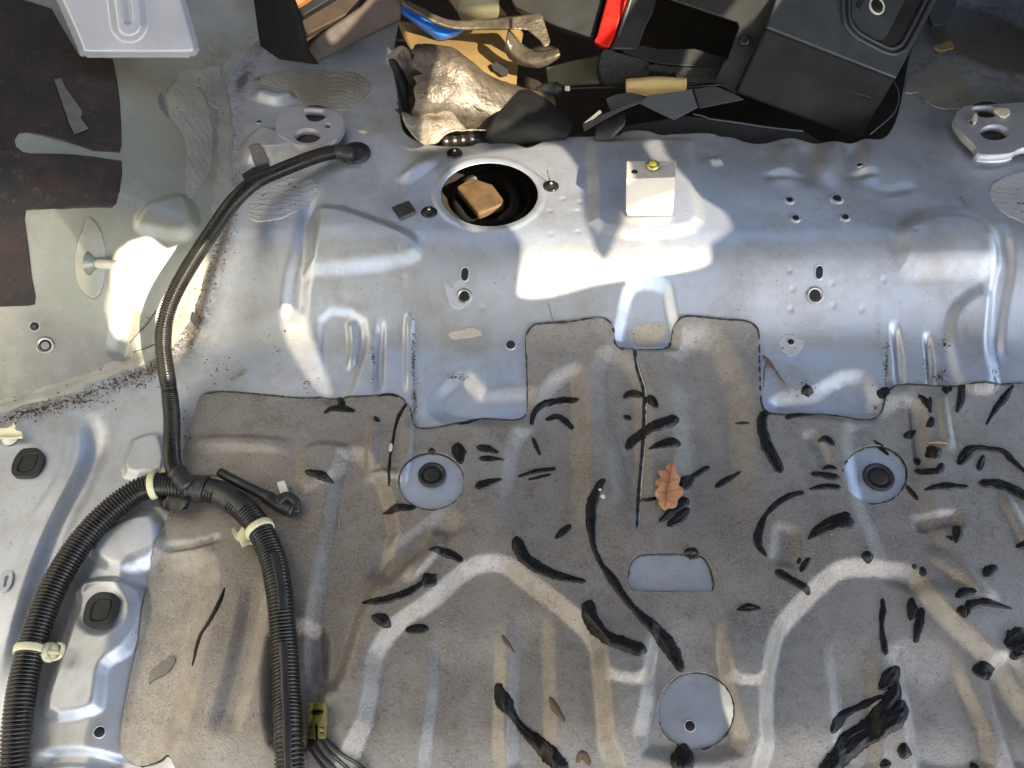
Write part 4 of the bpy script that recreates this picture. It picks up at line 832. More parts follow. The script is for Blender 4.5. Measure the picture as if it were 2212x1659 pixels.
B = [
 ([([(699, 893), (715, 884), (740, 882), (768, 889)], [5, 14, 16, 6])], 'black crescent under the mat edge below the narrow sunlit streak'),
 ([([(734, 858), (739, 881)], [9, 16])], 'short black stub hanging from the mat edge above the crescent'),
 ([([(815, 856), (838, 851), (862, 857)], [3, 9, 4])], 'thin black sliver along the mat edge left of the first step in its border'),
 ([([(809, 899), (818, 912)], [5, 11])], 'small black drop left of the long thin tear'),
 ([([(881, 871), (868, 888), (857, 910), (850, 945), (843, 985), (840, 1015), (840, 1052)], [4, 8, 5, 6, 4, 6, 2])], 'long thin black tear running down left of the left plug'),
 ([([(659, 1018), (690, 1026), (722, 1044)], [14, 18, 6])], 'black oval strip right of the white plug on the loom'),
 ([([(825, 1110), (865, 1096), (898, 1098)], [3, 18, 8])], 'black wedge at the lower left rim of the left bare circle'),
 ([([(988, 956), (990, 978), (996, 1003)], [18, 26, 8])], 'scraped black patch at the upper right rim of the left bare circle'),
 ([([(1029, 965), (1050, 969), (1078, 978)], [14, 16, 6])], 'upper of two short black dashes right of the left bare circle'),
 ([([(1034, 990), (1060, 991), (1090, 994)], [11, 12, 3])], 'lower of two short black dashes right of the left bare circle'),
 ([([(1026, 1053), (1050, 1045), (1085, 1035)], [20, 18, 3])], 'black tapering patch right of the left plug with its tail to the right'),
 ([([(925, 1187), (958, 1192), (1001, 1212)], [8, 20, 10])], 'black slanting bar below the left bare circle'),
 ([([(925, 974), (940, 973)], [12, 12])], 'small brown black crumb on the top rim of the left bare circle'),
 ([([(1148, 919), (1153, 893), (1178, 872), (1215, 864), (1251, 863)], [6, 11, 13, 15, 10])], 'thin black arc curving over a shorter arc right of the bare pocket'),
 ([([(1178, 908), (1200, 900), (1220, 908), (1238, 928)], [8, 13, 14, 8])], 'short black arc under the thin larger arc'),
 ([([(1151, 945), (1158, 964), (1167, 984)], [6, 9, 4])], 'small slim black grain below the two arcs'),
 ([([(1118, 1030), (1160, 1018), (1201, 1012)], [4, 11, 8])], 'grey black feather mark pointing left above the mat centre', ),
 ([([(1140, 1036), (1165, 1031), (1191, 1024)], [3, 8, 4])], 'thin black streak just under the feather shaped mark'),
 ([([(1346, 860), (1364, 850), (1389, 858)], [7, 17, 9])], 'black cap shaped smear left of the slit near its top'),
 ([([(1391, 859), (1408, 866), (1421, 881)], [8, 18, 9])], 'black cap shaped smear right of the slit near its top'),
 ([([(1346, 899), (1364, 905)], [9, 12])], 'tiny split black crumb left of the slit'),
 ([([(1353, 972), (1366, 953), (1388, 938), (1425, 917), (1467, 905)], [12, 22, 22, 25, 20])], 'fat glossy black bar slanting across the slit'),
 ([([(1400, 971), (1440, 957), (1471, 958)], [3, 20, 20])], 'black wedge right of the slit just under the fat bar'),
 ([([(1307, 1034), (1293, 1052), (1281, 1080), (1276, 1110), (1278, 1150), (1283, 1182), (1298, 1216), (1326, 1256), (1350, 1292), (1382, 1328), (1410, 1352), (1436, 1385), (1456, 1415), (1473, 1452)], [11, 18, 21, 20, 13, 10, 10, 20, 14, 13, 24, 30, 26, 14])], 'very long black rope of adhesive snaking down to the bottom bare circle'),
 ([([(1382, 1083), (1400, 1079), (1418, 1077)], [5, 9, 8])], 'black dash between the slit and the oak leaf'),
 ([([(1472, 1056), (1485, 1040), (1496, 1030), (1512, 1020), (1533, 1008)], [16, 22, 11, 12, 9])], 'black knuckled strip touching the right side of the oak leaf'),
 ([([(1545, 1053), (1570, 1036), (1600, 1018)], [10, 13, 6])], 'slim black strip next right of the oak leaf, slanting up'),
 ([([(1424, 1128), (1450, 1105), (1487, 1078)], [8, 16, 22])], 'black finger running out from under the bottom of the oak leaf'),
 ([([(1441, 1137), (1465, 1120), (1489, 1098)], [12, 20, 14])], 'lower black finger below the oak leaf'),
 ([([(1199, 1164), (1215, 1149), (1233, 1133)], [4, 17, 9])], 'small black leaf shaped mark above the hooked thick strip'),
 ([([(1115, 1158), (1122, 1185), (1147, 1216), (1200, 1242), (1266, 1257)], [22, 26, 22, 17, 8])], 'hooked thick black strip left of the long rope'),
 ([([(1587, 914), (1603, 914), (1620, 914)], [2, 7, 2])], 'faint dark dash left of the thick right hand strip'),
 ([([(1655, 888), (1646, 912), (1652, 950), (1668, 985), (1688, 1022)], [16, 20, 22, 24, 16])], 'thick glossy black strip hanging from the mat corner at the right'),
 ([([(1476, 1196), (1492, 1194), (1511, 1202)], [10, 22, 14])], 'black lump on the upper rim of the bare rectangle'),
 ([([(1738, 1063), (1712, 1070), (1685, 1084), (1658, 1108), (1642, 1140), (1637, 1172), (1656, 1203)], [8, 12, 12, 8, 14, 19, 5])], 'long thin black arc left of the right bare circle'),
 ([([(1696, 904), (1725, 896), (1761, 896)], [8, 17, 3])], 'black smear on the mat edge under the right bare pocket'),
 ([([(1765, 953), (1785, 949), (1804, 962)], [4, 16, 8])], 'black teardrop above left of the right bare circle'),
 ([([(1776, 1014), (1790, 1008), (1808, 1014)], [3, 11, 4])], 'uppermost small dash of three at the left of the right bare circle'),
 ([([(1751, 1024), (1780, 1026), (1814, 1032)], [9, 15, 15])], 'middle dash of three at the left of the right bare circle'),
 ([([(1747, 1057), (1780, 1051), (1817, 1053)], [4, 13, 12])], 'lowest dash of three at the left of the right bare circle'),
 ([([(1745, 1166), (1770, 1146), (1800, 1132), (1845, 1125)], [3, 24, 30, 26]), ([(1772, 1142), (1800, 1120), (1838, 1112)], [4, 12, 16])], 'big black wedge below the right bare circle'),
 ([([(1886, 950), (1902, 965), (1920, 984)], [4, 10, 6])], 'thin black flake on the top rim of the right bare circle'),
 ([([(1952, 944), (1962, 940), (1978, 929)], [14, 14, 3])], 'black seed shape upper right of the right bare circle'),
 ([([(2005, 924), (2011, 913), (2014, 900)], [10, 14, 5])], 'black seed shape below the forked mark at the right'),
 ([([(1983, 853), (1998, 864), (2007, 884)], [6, 13, 8]), ([(2010, 857), (2009, 892)], [5, 6])], 'black forked mark below the right mat edge'),
 ([([(2042, 835), (2044, 852)], [18, 7]), ([(2054, 834), (2052, 846)], [10, 5])], 'stubby black smear hanging from the right mat edge'),
 ([([(2078, 832), (2076, 860), (2067, 892)], [11, 15, 5])], 'straight black drip hanging from the right mat edge'),
 ([([(2130, 918), (2150, 885), (2164, 866), (2190, 832)], [3, 9, 15, 5])], 'long thin black spear slanting down from the right mat edge'),
 ([([(1977, 1003), (1983, 990)], [13, 12])], 'small black oval in the group right of the right bare circle'),
 ([([(1998, 987), (2015, 978), (2033, 970)], [14, 30, 22])], 'large folded black lump in the group right of the right bare circle'),
 ([([(1974, 1018), (2005, 1019), (2028, 1016), (2036, 1000)], [14, 17, 14, 10])], 'black hooked bar under the large lump right of the right bare circle'),
 ([([(2070, 1004), (2088, 980), (2105, 969), (2140, 970), (2168, 976), (2196, 1003), (2240, 1040)], [12, 19, 16, 12, 14, 9, 10])], 'wide black arch shaped strip by the right picture edge'),
 ([([(2114, 1017), (2119, 1000), (2126, 983)], [9, 12, 6])], 'small upright black dash inside the wide arch'),
 ([([(1995, 1059), (2040, 1050), (2094, 1052)], [4, 17, 8])], 'long black dash right of the right bare circle, on the pale ridge'),
 ([([(2115, 1045), (2150, 1045), (2190, 1058), (2235, 1085)], [16, 23, 22, 18])], 'thick black bar running out at the right picture edge'),
 ([([(2066, 1135), (2068, 1155), (2064, 1174)], [18, 18, 6]), ([(2043, 1158), (2062, 1166)], [4, 12])], 'black forked blot under the long dash at the right'),
 ([([(1958, 1048), (1968, 1062), (1983, 1081)], [6, 11, 9])], 'small black strip at the lower right rim of the right bare circle'),
 ([([(1871, 1190), (1876, 1218)], [20, 24])], 'black oval lump at the end of the bright ridge on the right'),
 ([([(1729, 1236), (1738, 1220), (1750, 1205)], [9, 11, 9]), ([(1723, 1218), (1728, 1205)], [6, 6])], 'brown black curl left of the bright right ridge'),
 ([([(1674, 1233), (1705, 1250), (1750, 1284)], [17, 16, 14])], 'black bar lying across the left foot of the bright right ridge'),
 ([([(1974, 1218), (1976, 1230)], [9, 9])], 'left and smaller of two black dots below the forked blot'),
 ([([(1992, 1224), (1995, 1246)], [12, 14])], 'right and larger of two black dots below the forked blot'),
 ([([(2126, 1245), (2138, 1233), (2154, 1222)], [14, 20, 14])], 'black oval lump under the forked blot near the right edge'),
 ([([(2194, 1182), (2225, 1172)], [8, 18])], 'black lump cut off by the right picture edge, middle height'),
 ([([(1907, 1292), (1908, 1320), (1904, 1345), (1908, 1380), (1913, 1416)], [8, 13, 7, 14, 10])], 'long upright black strip in the lower right ribs'),
 ([([(1970, 1290), (1970, 1315), (1966, 1341)], [8, 21, 8])], 'black seed shape beside the upright strip in the lower right'),
 ([([(1992, 1312), (1986, 1345), (1976, 1390)], [11, 17, 7])], 'black slug with a white fleck in the lower right ribs'),
 ([([(2064, 1290), (2085, 1278), (2110, 1277)], [8, 22, 10]), ([(2078, 1308), (2084, 1335)], [40, 22]), ([(2085, 1310), (2120, 1301), (2150, 1306), (2187, 1315)], [22, 16, 12, 3])], 'black bird shaped blot near the right edge'),
 ([([(2172, 1395), (2230, 1370)], [46, 50]), ([(2180, 1420), (2230, 1405)], [14, 18])], 'big black double lump cut off by the lower right edge'),
 ([([(2100, 1450), (2122, 1449), (2149, 1445)], [26, 36, 8])], 'black lump with a pale tip in the lower right'),
 ([([(1942, 1440), (1925, 1463), (1898, 1490)], [14, 32, 8])], 'top flap of the black heap at the lower right'),
 ([([(1936, 1460), (1930, 1500), (1900, 1540), (1860, 1575), (1825, 1598), (1800, 1640)], [14, 24, 25, 22, 20, 16])], 'long left hand roll of the black heap at the lower right'),
 ([([(1955, 1515), (1945, 1540), (1900, 1572), (1850, 1605), (1810, 1640), (1770, 1690)], [26, 38, 32, 32, 34, 30])], 'thick lower roll of the black heap at the lower right'),
 ([([(1943, 1478), (1942, 1505), (1920, 1530)], [8, 12, 10])], 'small curl between the rolls of the black heap'),
 ([([(1908, 1502), (1880, 1515), (1830, 1540), (1815, 1552), (1796, 1584)], [6, 13, 13, 20, 10])], 'thin black finger reaching left from the black heap'),
 ([([(1955, 1605), (1950, 1640)], [28, 30])], 'dry scraped black patch right of the black heap'),
 ([([(1900, 1655), (1925, 1648)], [14, 20])], 'black smear at the bottom edge right of the black heap'),
 ([([(2095, 1658), (2112, 1654)], [20, 22])], 'black lump at the bottom edge in the lower right corner'),
 ([([(1276, 1296), (1272, 1325), (1290, 1357), (1325, 1384), (1360, 1396), (1398, 1406)], [24, 30, 27, 28, 34, 22])], 'fat ridged black banana shaped strip left of the long rope'),
 ([([(1591, 1318), (1618, 1312), (1645, 1315)], [4, 19, 5])], 'small black lozenge right of the bare rectangle'),
 ([([(1072, 1476), (1084, 1505), (1102, 1536), (1130, 1575), (1170, 1612), (1225, 1675)], [16, 28, 14, 20, 28, 30])], 'long black paddle shaped strip running off the bottom edge'),
 ([([(1480, 1606), (1476, 1640), (1474, 1680)], [30, 44, 40])], 'two lobed black lump under the bottom bare circle'),
 ([([(781, 1302), (815, 1298), (860, 1288), (895, 1272), (922, 1252)], [4, 15, 16, 15, 8])], 'long dark blade lying left of the pale left ridge'),
 ([([(918, 1238), (928, 1252), (942, 1264)], [22, 36, 20])], 'brown black square lump on the pale left ridge'),
 ([([(803, 1330), (822, 1338), (845, 1354)], [14, 24, 14])], 'black lump at the lower end of the pale left ridge'),
 ([([(875, 1362), (900, 1359), (927, 1359)], [8, 18, 14])], 'small black oval right of the lump at the pale left ridge'),
 ([([(486, 1268), (476, 1295), (456, 1335), (434, 1370), (424, 1400), (415, 1440)], [3, 9, 10, 8, 8, 3])], 'long thin black cut in the mat between the thick conduits'),
 ([([(1083, 1372), (1095, 1388), (1112, 1410)], [4, 9, 3])], 'thin brown mark on the mat under the pale centre ridge'),
 ([([(1187, 1505), (1200, 1530), (1220, 1560)], [5, 14, 6])], 'brown feather shaped mark on the rib left of the bottom circle'),
 ([([(1245, 1648), (1258, 1630), (1275, 1655)], [6, 14, 10])], 'torn brown scrap at the bottom edge left of the bottom circle'),
 ([([(1903, 862), (1912, 845), (1920, 838)], [16, 20, 10])], 'dark crusty clump in the corner of the right mat border'),
 ([([(1731, 850), (1744, 844), (1758, 848)], [8, 22, 10])], 'dark crusty lump on the rim of the right bare pocket'),
 ([([(990, 917), (1012, 912), (1035, 905)], [3, 9, 3])], 'black smear on the mat border below the left bare pocket'),
]
for parts, label in B:
    brown = 'brown' in label and 'black' not in label
    slug(parts, label, .30 if 'thin' in label or 'dry' in label else .5, mat='twig' if brown else 'goo')
def fleck(u, v, w_, label):
    px_sheet('paint_fleck', [(u-w_, v), (u-w_*.3, v-w_*.9), (u+w_, v-w_*.4), (u+w_*.6, v+w_)], [], .006, .001, M['white'], .0006, rnd=2, label=label, cat='fleck')
fleck(1302, 1072, 5, 'small white fleck on the mat beside the top of the long rope'); fleck(1296, 1057, 3, 'tiny white fleck on the top of the long rope')
px_sheet('paint_fleck', [(841, 962), (845, 957), (848, 962), (846, 973), (840, 974)], [], .004, .001, M['white'], .0006, rnd=2, label='white fleck lying on the long thin tear left of the left plug', cat='fleck')

# ------------------------------------------------------------------ loose dirt
def crumbs(name, spots, mat, smin, smax):
    vs, fs = [], []
    for u, v, ru, rv, n in spots:
        for _ in range(n):
            a_ = random.random()*6.28; r_ = random.gauss(0, .5)
            uu_, vv_ = u+ru*r_*math.cos(a_), v+rv*r_*math.sin(a_)
            p = P(uu_, vv_); s_ = random.uniform(smin, smax)*random.random()**.8; m_ = random.randint(4, 6); b_ = len(vs); ph = random.random()*6.28; el = random.uniform(.35, 1)
            for k in range(m_):
                t = 2*math.pi*k/m_; x = s_*math.cos(t)*random.uniform(.7, 1.2); y = s_*el*math.sin(t)*random.uniform(.7, 1.2)
                X = p[0]+x*math.cos(ph)-y*math.sin(ph); Y = p[1]+x*math.sin(ph)+y*math.cos(ph); vs.append((X, Y, H(X, Y)+.0003))
            vs.append((p[0], p[1], p[2]+s_*.5+.0003))
            fs += [(b_+k, b_+(k+1) % m_, b_+m_) for k in range(m_)]
    o = obj(name, vs, fs, M[mat], None, False); return o
SP = []
for i in range(1, len(SEAM)-5):
    (a, b_), (c, d) = SEAM[i], SEAM[i+1]
    for k in range(5):
        t = (k+.5)/5; SP.append((a+(c-a)*t+12, b_+(d-b_)*t+26, 34, 20, 110 if i < 4 else 50))
SP += [(60, 890, 90, 14, 190), (180, 868, 70, 14, 150), (300, 830, 60, 18, 110), (425, 680, 16, 50, 150), (410, 740, 25, 40, 110), (450, 560, 12, 50, 80), (470, 800, 60, 60, 60), (600, 760, 60, 80, 40), (893, 780, 6, 90, 190), (668, 830, 30, 40, 60), (806, 780, 5, 70, 70), (896, 860, 8, 60, 120), (985, 815, 40, 8, 60), (1915, 790, 6, 90, 200), (2000, 790, 8, 50, 60), (2030, 815, 18, 22, 150), (2150, 820, 10, 40, 130), (2040, 745, 10, 20, 60), (1890, 880, 16, 14, 40), (1740, 830, 60, 25, 60), (560, 170, 50, 14, 90), (700, 215, 40, 16, 90), (2190, 420, 25, 30, 40), (1760, 450, 70, 30, 26), (400, 930, 18, 90, 50), (2090, 60, 70, 60, 50), (2040, 230, 40, 30, 30)]
dirt = crumbs('dirt', SP, 'dirt', .0005, .0019); tag(dirt, 'loose dark dirt along the seams and edges of the floor', kind='stuff')
SP2 = [(1106, 1200, 900, 420, 500), (350, 700, 300, 250, 120), (1500, 500, 700, 200, 120)]
tag(crumbs('grit', SP2, 'dirt', .0003, .0011), 'fine dark grit scattered over mat and metal', kind='stuff')
SP3 = [(225, 880, 30, 14, 8), (600, 970, 330, 100, 14), (700, 200, 60, 30, 14), (1700, 1000, 500, 300, 16), (420, 720, 25, 40, 20), (90, 870, 80, 20, 12), (1100, 1300, 500, 250, 20)]
tag(crumbs('leaf_crumbs', SP3, 'twigpale', .0010, .0032), 'tan crumbs of leaf and wood scattered about', kind='stuff')
# ------------------------------------------------------------------ things heaped in the boot behind the step
# black tray, upper left
tr = thing('plastic_tray', Pt(690, 80, 1.55), 'open dark plastic tray with brown boards inside, upper left of the boot', 'tray')
nA = (-.25, -.62, .74)
pslab('end_wall', [(678, 139), (656, 108), (690, 76), (780, 14), (850, -60), (880, -60), (866, 45)], (760, 90), 1.50, (.28, -.85, .45), .010, M['brown'], tr, .004)
pslab('side_wall', [(538, -60), (604, -60), (640, 30), (656, 105), (680, 139), (672, 138), (600, 128), (560, 100)], (620, 70), 1.505, (-.75, -.5, .42), .010, M['cover'], tr, .003)
pslab('floor_panel', [(600, -60), (640, 30), (658, 110), (700, 82), (790, 24), (850, -60)], (700, 50), 1.60, (0, -.45, .9), .006, M['brown'], tr)
pslab('board', [(630, 38), (700, 2), (762, -40), (790, -40), (775, 18), (655, 78)], (700, 25), 1.575, (0, -.45, .9), .010, M['brown'], tr)
pslab('crossbar', [(633, 30), (650, 36), (760, -30), (740, -50)], (690, 5), 1.55, (0, -.45, .9), .012, M['black'], tr)
pslab('rusty_pad', [(612, 4), (622, 0), (640, 12), (690, -20), (690, -60), (600, -60)], (640, -5), 1.57, (0, -.45, .9), .012, M['orange'], tr)
# ochre metal panel
def patch(name, rows, mat, parent=None, thick=.0016, sub=6, jit=0.):
    """curved sheet: rows of (u, v, distance) control points, splined both ways"""
    g = np.array([[Pt(*q) for q in r] for r in rows]); a = np.array([smooth(r, sub) for r in g])
    b_ = np.array([smooth(a[:, k], sub) for k in range(a.shape[1])]); ny, nx = b_.shape[0], b_.shape[1]
    v = b_.reshape(-1, 3); 
    if jit: v = v+np.array([[0, 0, jit*noise.noise(Vector(q)*38)+.4*jit*noise.noise(Vector(q)*110)] for q in v])
    f = [(i*nx+k, i*nx+k+1, (i+1)*nx+k+1, (i+1)*nx+k) for i in range(ny-1) for k in range(nx-1)]
    o = obj(name, v, f, mat, parent); md = o.modifiers.new('s', 'SOLIDIFY'); md.thickness = thick; md.offset = 0; return o
oc = thing('ochre_panel', Pt(1000, 110, 1.52), 'bent ochre painted sheet metal under the blue plastic in the boot', 'metal panel')
patch('sheet', [[(858, 45, 1.58), (930, 55, 1.60), (1010, 60, 1.62), (1110, 55, 1.62), (1130, 70, 1.62)], [(872, 80, 1.55), (935, 90, 1.54), (1010, 95, 1.56), (1080, 100, 1.57), (1125, 105, 1.57)], [(890, 110, 1.52), (945, 120, 1.50), (1010, 125, 1.52), (1075, 145, 1.52), (1118, 150, 1.53)], [(930, 160, 1.49), (980, 165, 1.475), (1040, 180, 1.49), (1090, 200, 1.49), (1115, 190, 1.50)]], M['ochre'], oc)
pslab('ragged_hole', smooth(np.array([(1062, 140), (1072, 133), (1080, 140), (1090, 140), (1098, 152), (1095, 164), (1084, 165), (1075, 156), (1066, 152)], float), 1, True).tolist(), (1080, 150), 1.500, (0, -.6, .8), .002, M['black'], oc, 0)
# blue plastic
bl = patch('blue_plastic', [[(858, 0, 1.55), (900, 20, 1.56), (950, 44, 1.55), (985, 60, 1.54), (1006, 63, 1.54)], [(862, 18, 1.53), (895, 42, 1.53), (935, 64, 1.52), (965, 74, 1.52), (1003, 66, 1.53)], [(868, 30, 1.54), (898, 52, 1.55), (930, 78, 1.55), (950, 87, 1.54), (985, 78, 1.54)]], M['blue']); tag(bl, 'bright blue scrap of plastic hanging under the grey metal strap', 'plastic scrap')
# metal strap and its bracket
st = thing('metal_strap', Pt(1060, 45, 1.50), 'long bent grey metal strap ending in a bracket, top middle', 'metal strap')
patch('strap', [[(862, -4, 1.50), (905, 14, 1.50), (945, 36, 1.50), (985, 46, 1.50), (1050, 42, 1.50), (1110, 36, 1.49), (1166, 30, 1.48)], [(868, 8, 1.49), (905, 30, 1.49), (940, 50, 1.49), (985, 63, 1.49), (1050, 63, 1.49), (1110, 62, 1.48), (1172, 46, 1.475)]], M['brownmetal'], st, .004, 4)
pslab('end_plate', [(1106, 37), (1160, 30), (1172, 33), (1189, 88), (1186, 97), (1176, 101), (1166, 86), (1140, 64), (1106, 62)], (1150, 60), 1.475, (.1, -.5, .86), .003, M['brownmetal'], st)
patch('hook', [[(1098, 64, 1.49), (1112, 78, 1.49), (1130, 98, 1.48), (1160, 112, 1.47), (1206, 106, 1.46)], [(1094, 85, 1.47), (1106, 108, 1.47), (1128, 128, 1.46), (1160, 132, 1.455), (1210, 118, 1.45)], [(1090, 105, 1.48), (1102, 126, 1.48), (1135, 143, 1.47), (1168, 146, 1.465), (1202, 128, 1.455)]], M['brownmetal'], st, .003, 4)
tube('olive_pipe', [Pt(1030, -70, 1.60), Pt(1034, 25, 1.53)], [.036, .033], M['olive'], None, 24); o = bpy.data.objects['olive_pipe']; tag(o, 'short olive green pipe end behind the metal strap', 'pipe')
pslab('backing_board', [(1060, -60), (1062, -10), (1095, 30), (1050, 32), (985, 20), (930, -60)], (1050, 0), 1.66, (0, -.5, .87), .01, M['ochre']); tag(bpy.data.objects['backing_board'], 'ochre board behind the olive pipe', 'board')
# torn silencer: lumpy open tube with a ragged left end
si = thing('torn_silencer', Pt(1000, 210, 1.42), 'torn brown metal silencer with a ragged black opening', 'silencer')
ax_ = smooth(np.array([Pt(888, 176, 1.41), Pt(940, 186, 1.415), Pt(1010, 212, 1.42), Pt(1075, 232, 1.43), Pt(1130, 240, 1.45), Pt(1185, 242, 1.47)]), 8); q, s = resample(ax_, .004); n = len(q)
T_, U_, V_ = frames(q); vs = []; SG = 40; rad = np.interp(np.linspace(0, 1, n), [0, .2, .45, .7, 1], [.052, .058, .045, .036, .026])
for i in range(n):
    for k in range(SG):
        a_ = 2*math.pi*k/SG
        r_ = rad[i]*(1+.16*noise.noise(Vector((i*.06, math.cos(a_)*1.4, math.sin(a_)*1.4)))+.05*noise.noise(Vector((i*.10, math.cos(a_)*3, math.sin(a_)*3)))+.02*noise.noise(Vector((i*.5, math.cos(a_)*9, math.sin(a_)*9))))
        r_ *= 1+.07*math.cos(3*a_+1)
        sh = (.010*noise.noise(Vector((7, math.cos(a_)*2.5, math.sin(a_)*2.5)))+.006*noise.noise(Vector((3, math.cos(a_)*8, math.sin(a_)*8))))*max(0, 1-i/12)
        vs.append(q[i]+r_*(U_[i]*math.cos(a_)+V_[i]*.9*math.sin(a_))+T_[i]*sh*2.2)
fs = [(i*SG+k, i*SG+(k+1) % SG, (i+1)*SG+(k+1) % SG, (i+1)*SG+k) for i in range(n-1) for k in range(SG)]
o = obj('shell', vs, fs, M['brownmetal'], si); md = o.modifiers.new('s', 'SOLIDIFY'); md.thickness = .002; md.offset = -1
lathe('inner_wall', q[2]+T_[2]*.03, -T_[2], [(.05, 0), (.04, .001), (0, .002)], M['black'], si)
patch('torn_flap', [[(868, 240, 1.36), (900, 248, 1.365), (935, 236, 1.37), (968, 232, 1.375), (990, 262, 1.375)], [(872, 262, 1.345), (905, 268, 1.35), (940, 260, 1.355), (975, 256, 1.36), (1000, 275, 1.36)], [(888, 285, 1.335), (915, 292, 1.34), (950, 285, 1.345), (972, 278, 1.35), (1015, 282, 1.35)], [(912, 308, 1.335), (926, 311, 1.335), (942, 312, 1.34), (975, 285, 1.345), (1050, 278, 1.35)]], M['torn'], si, .002, 5, .006)
patch('torn_flap', [[(832, 128, 1.43), (850, 108, 1.44), (870, 104, 1.44), (888, 112, 1.44)], [(848, 135, 1.42), (862, 128, 1.425), (876, 128, 1.43), (892, 130, 1.43)], [(862, 160, 1.41), (870, 160, 1.41), (884, 155, 1.415), (905, 150, 1.42)]], M['torn'], si, .002, 4, .006)
patch('torn_flap', [[(838, 130, 1.40), (848, 126, 1.40), (858, 134, 1.40)], [(850, 160, 1.39), (862, 165, 1.39), (880, 175, 1.395)], [(862, 215, 1.375), (870, 225, 1.38), (882, 230, 1.38)], [(870, 262, 1.355), (880, 266, 1.355), (892, 262, 1.36)]], M['black'], si, .002, 4, .006)
pslab('weld_scar', [(1025, 222), (1034, 228), (1056, 235), (1058, 238), (1046, 238), (1030, 230)], (1040, 230), 1.365, (0, -.6, .8), .003, M['torn'], si)
# dark rubber ducting in front of the silencer
rd = thing('rubber_duct', Pt(1150, 270, 1.40), 'torn black rubber duct lying behind the step right of the silencer', 'rubber duct')
patch('duct_wall', [[(1085, 178, 1.45), (1105, 185, 1.45), (1140, 190, 1.46), (1160, 205, 1.46)], [(1080, 225, 1.40), (1120, 215, 1.40), (1165, 215, 1.42), (1215, 240, 1.43)], [(1060, 262, 1.37), (1120, 255, 1.37), (1180, 250, 1.38), (1235, 270, 1.40)], [(1050, 290, 1.37), (1110, 285, 1.365), (1170, 278, 1.37), (1225, 296, 1.385)], [(1060, 312, 1.39), (1120, 312, 1.39), (1180, 306, 1.39), (1220, 305, 1.40)]], M['cover'], rd, .003, 5, .004)
tube('corrugated_end', smooth(np.array([Pt(955, 306, 1.41), Pt(1000, 303, 1.41), Pt(1045, 300, 1.41)]), 8), .013*(1+.12*np.sin(np.arange(17)*1.9)), M['conduit'], rd, 14)
# dark trim box with the red reflector
bx = thing('trim_panel', Pt(1250, 20, 1.62), 'dark plastic trim box with a red reflector strip at the top', 'trim panel')
pslab('front_panel', [(1085, -60), (1104, 0), (1112, 14), (1200, 55), (1283, 83), (1300, 15), (1318, -60)], (1200, 20), 1.56, (-.12, -.55, .82), .02, M['brownmetal2'] if 'brownmetal2' in M else M['plastic_dark'], bx, .003)
pslab('red_reflector', [(1282, 88), (1290, 76), (1312, -5), (1326, -60), (1370, -60), (1352, 5), (1325, 85), (1315, 104), (1298, 98)], (1310, 40), 1.53, (-.1, -.55, .83), .012, M['red'], bx, .003)
pslab('side_frame', [(1318, 106), (1330, 80), (1356, 0), (1372, -60), (1430, -60), (1412, 25), (1396, 55), (1382, 95), (1378, 108)], (1360, 40), 1.535, (.1, -.55, .83), .03, M['plastic_dark'], bx, .003)
tube('edge_rib', [Pt(1329, 100, 1.522), Pt(1362, 0, 1.525), Pt(1380, -60, 1.55)], .0028, M['plastic_grey'], bx, 8)
# black foam block
fb = thing('foam_block', Pt(1430, 140, 1.52), 'broken black foam block above the yellow sleeve', 'foam')
def rag(pts, j=2.0):
    p = smooth(np.array(pts, float), 4, True); return (p+np.random.normal(0, j*.5, p.shape)).tolist()
pslab('foam_face', rag([(1300, 112), (1345, 116), (1400, 134), (1408, 150), (1388, 172), (1350, 178), (1302, 174)]), (1350, 145), 1.50, (0, -.75, .65), .05, M['foam_black'], fb)
pslab('foam_top', rag([(1345, 112), (1378, 97), (1420, 104), (1500, 106), (1545, 118), (1576, 126), (1570, 145), (1500, 142), (1420, 136)], 1.2), (1450, 120), 1.52, (0, -.45, .9), .04, M['plastic_dark'], fb)
pslab('foam_face', rag([(1405, 138), (1470, 145), (1560, 145), (1575, 170), (1500, 178), (1466, 172), (1455, 158), (1412, 155)]), (1500, 155), 1.51, (0, -.75, .65), .04, M['foam_black'], fb)
pslab('olive_board', [(1180, 145), (1240, 130), (1296, 118), (1300, 178), (1185, 185)], (1240, 150), 1.58, (0, -.6, .8), .01, M['olive']); tag(bpy.data.objects['olive_board'], 'dark olive panel in shade left of the black foam', 'panel')
# grey plastic cover
gc = thing('plastic_cover', Pt(1760, 150, 1.5), 'large grey plastic cover with an oval recess at the upper right', 'plastic cover')
pslab('front_face', [(1656, 60), (1936, 170), (1858, 302), (1590, 200)], (1760, 180), 1.515, (.10, -.80, .42), .012, M['cover'], gc, .004)  # front coloured darker than the top face, painting its shade
q0 = plane_t((1760, 180), 1.515, (.10, -.80, .42)); tA, tB = q0(1656, 60), q0(1936, 170)
pa, pb = Pt(1656, 60, tA), Pt(1936, 170, tB); e1 = pb-pa; e2 = np.array([0, .82, .50]); nT = np.cross(e1, e2); nT = nT/np.linalg.norm(nT); nT = nT if nT[2] > 0 else -nT
qT = lambda u, v: float(np.dot(pa-CAM, nT)/np.dot(ray(u, v)/np.linalg.norm(ray(u, v)), nT))
def tslab(name, px, lift, thick, mat, bev=.002): return slab(name, [(u, v, qT(u, v)-lift) for u, v in px], thick, mat, gc, bev)
tslab('top_face', [(1656, 60), (1936, 170), (2062, -70), (1700, -70)], 0, .008, M['plastic_dark2'] if 'plastic_dark2' in M else M['plastic_grey'], .003)
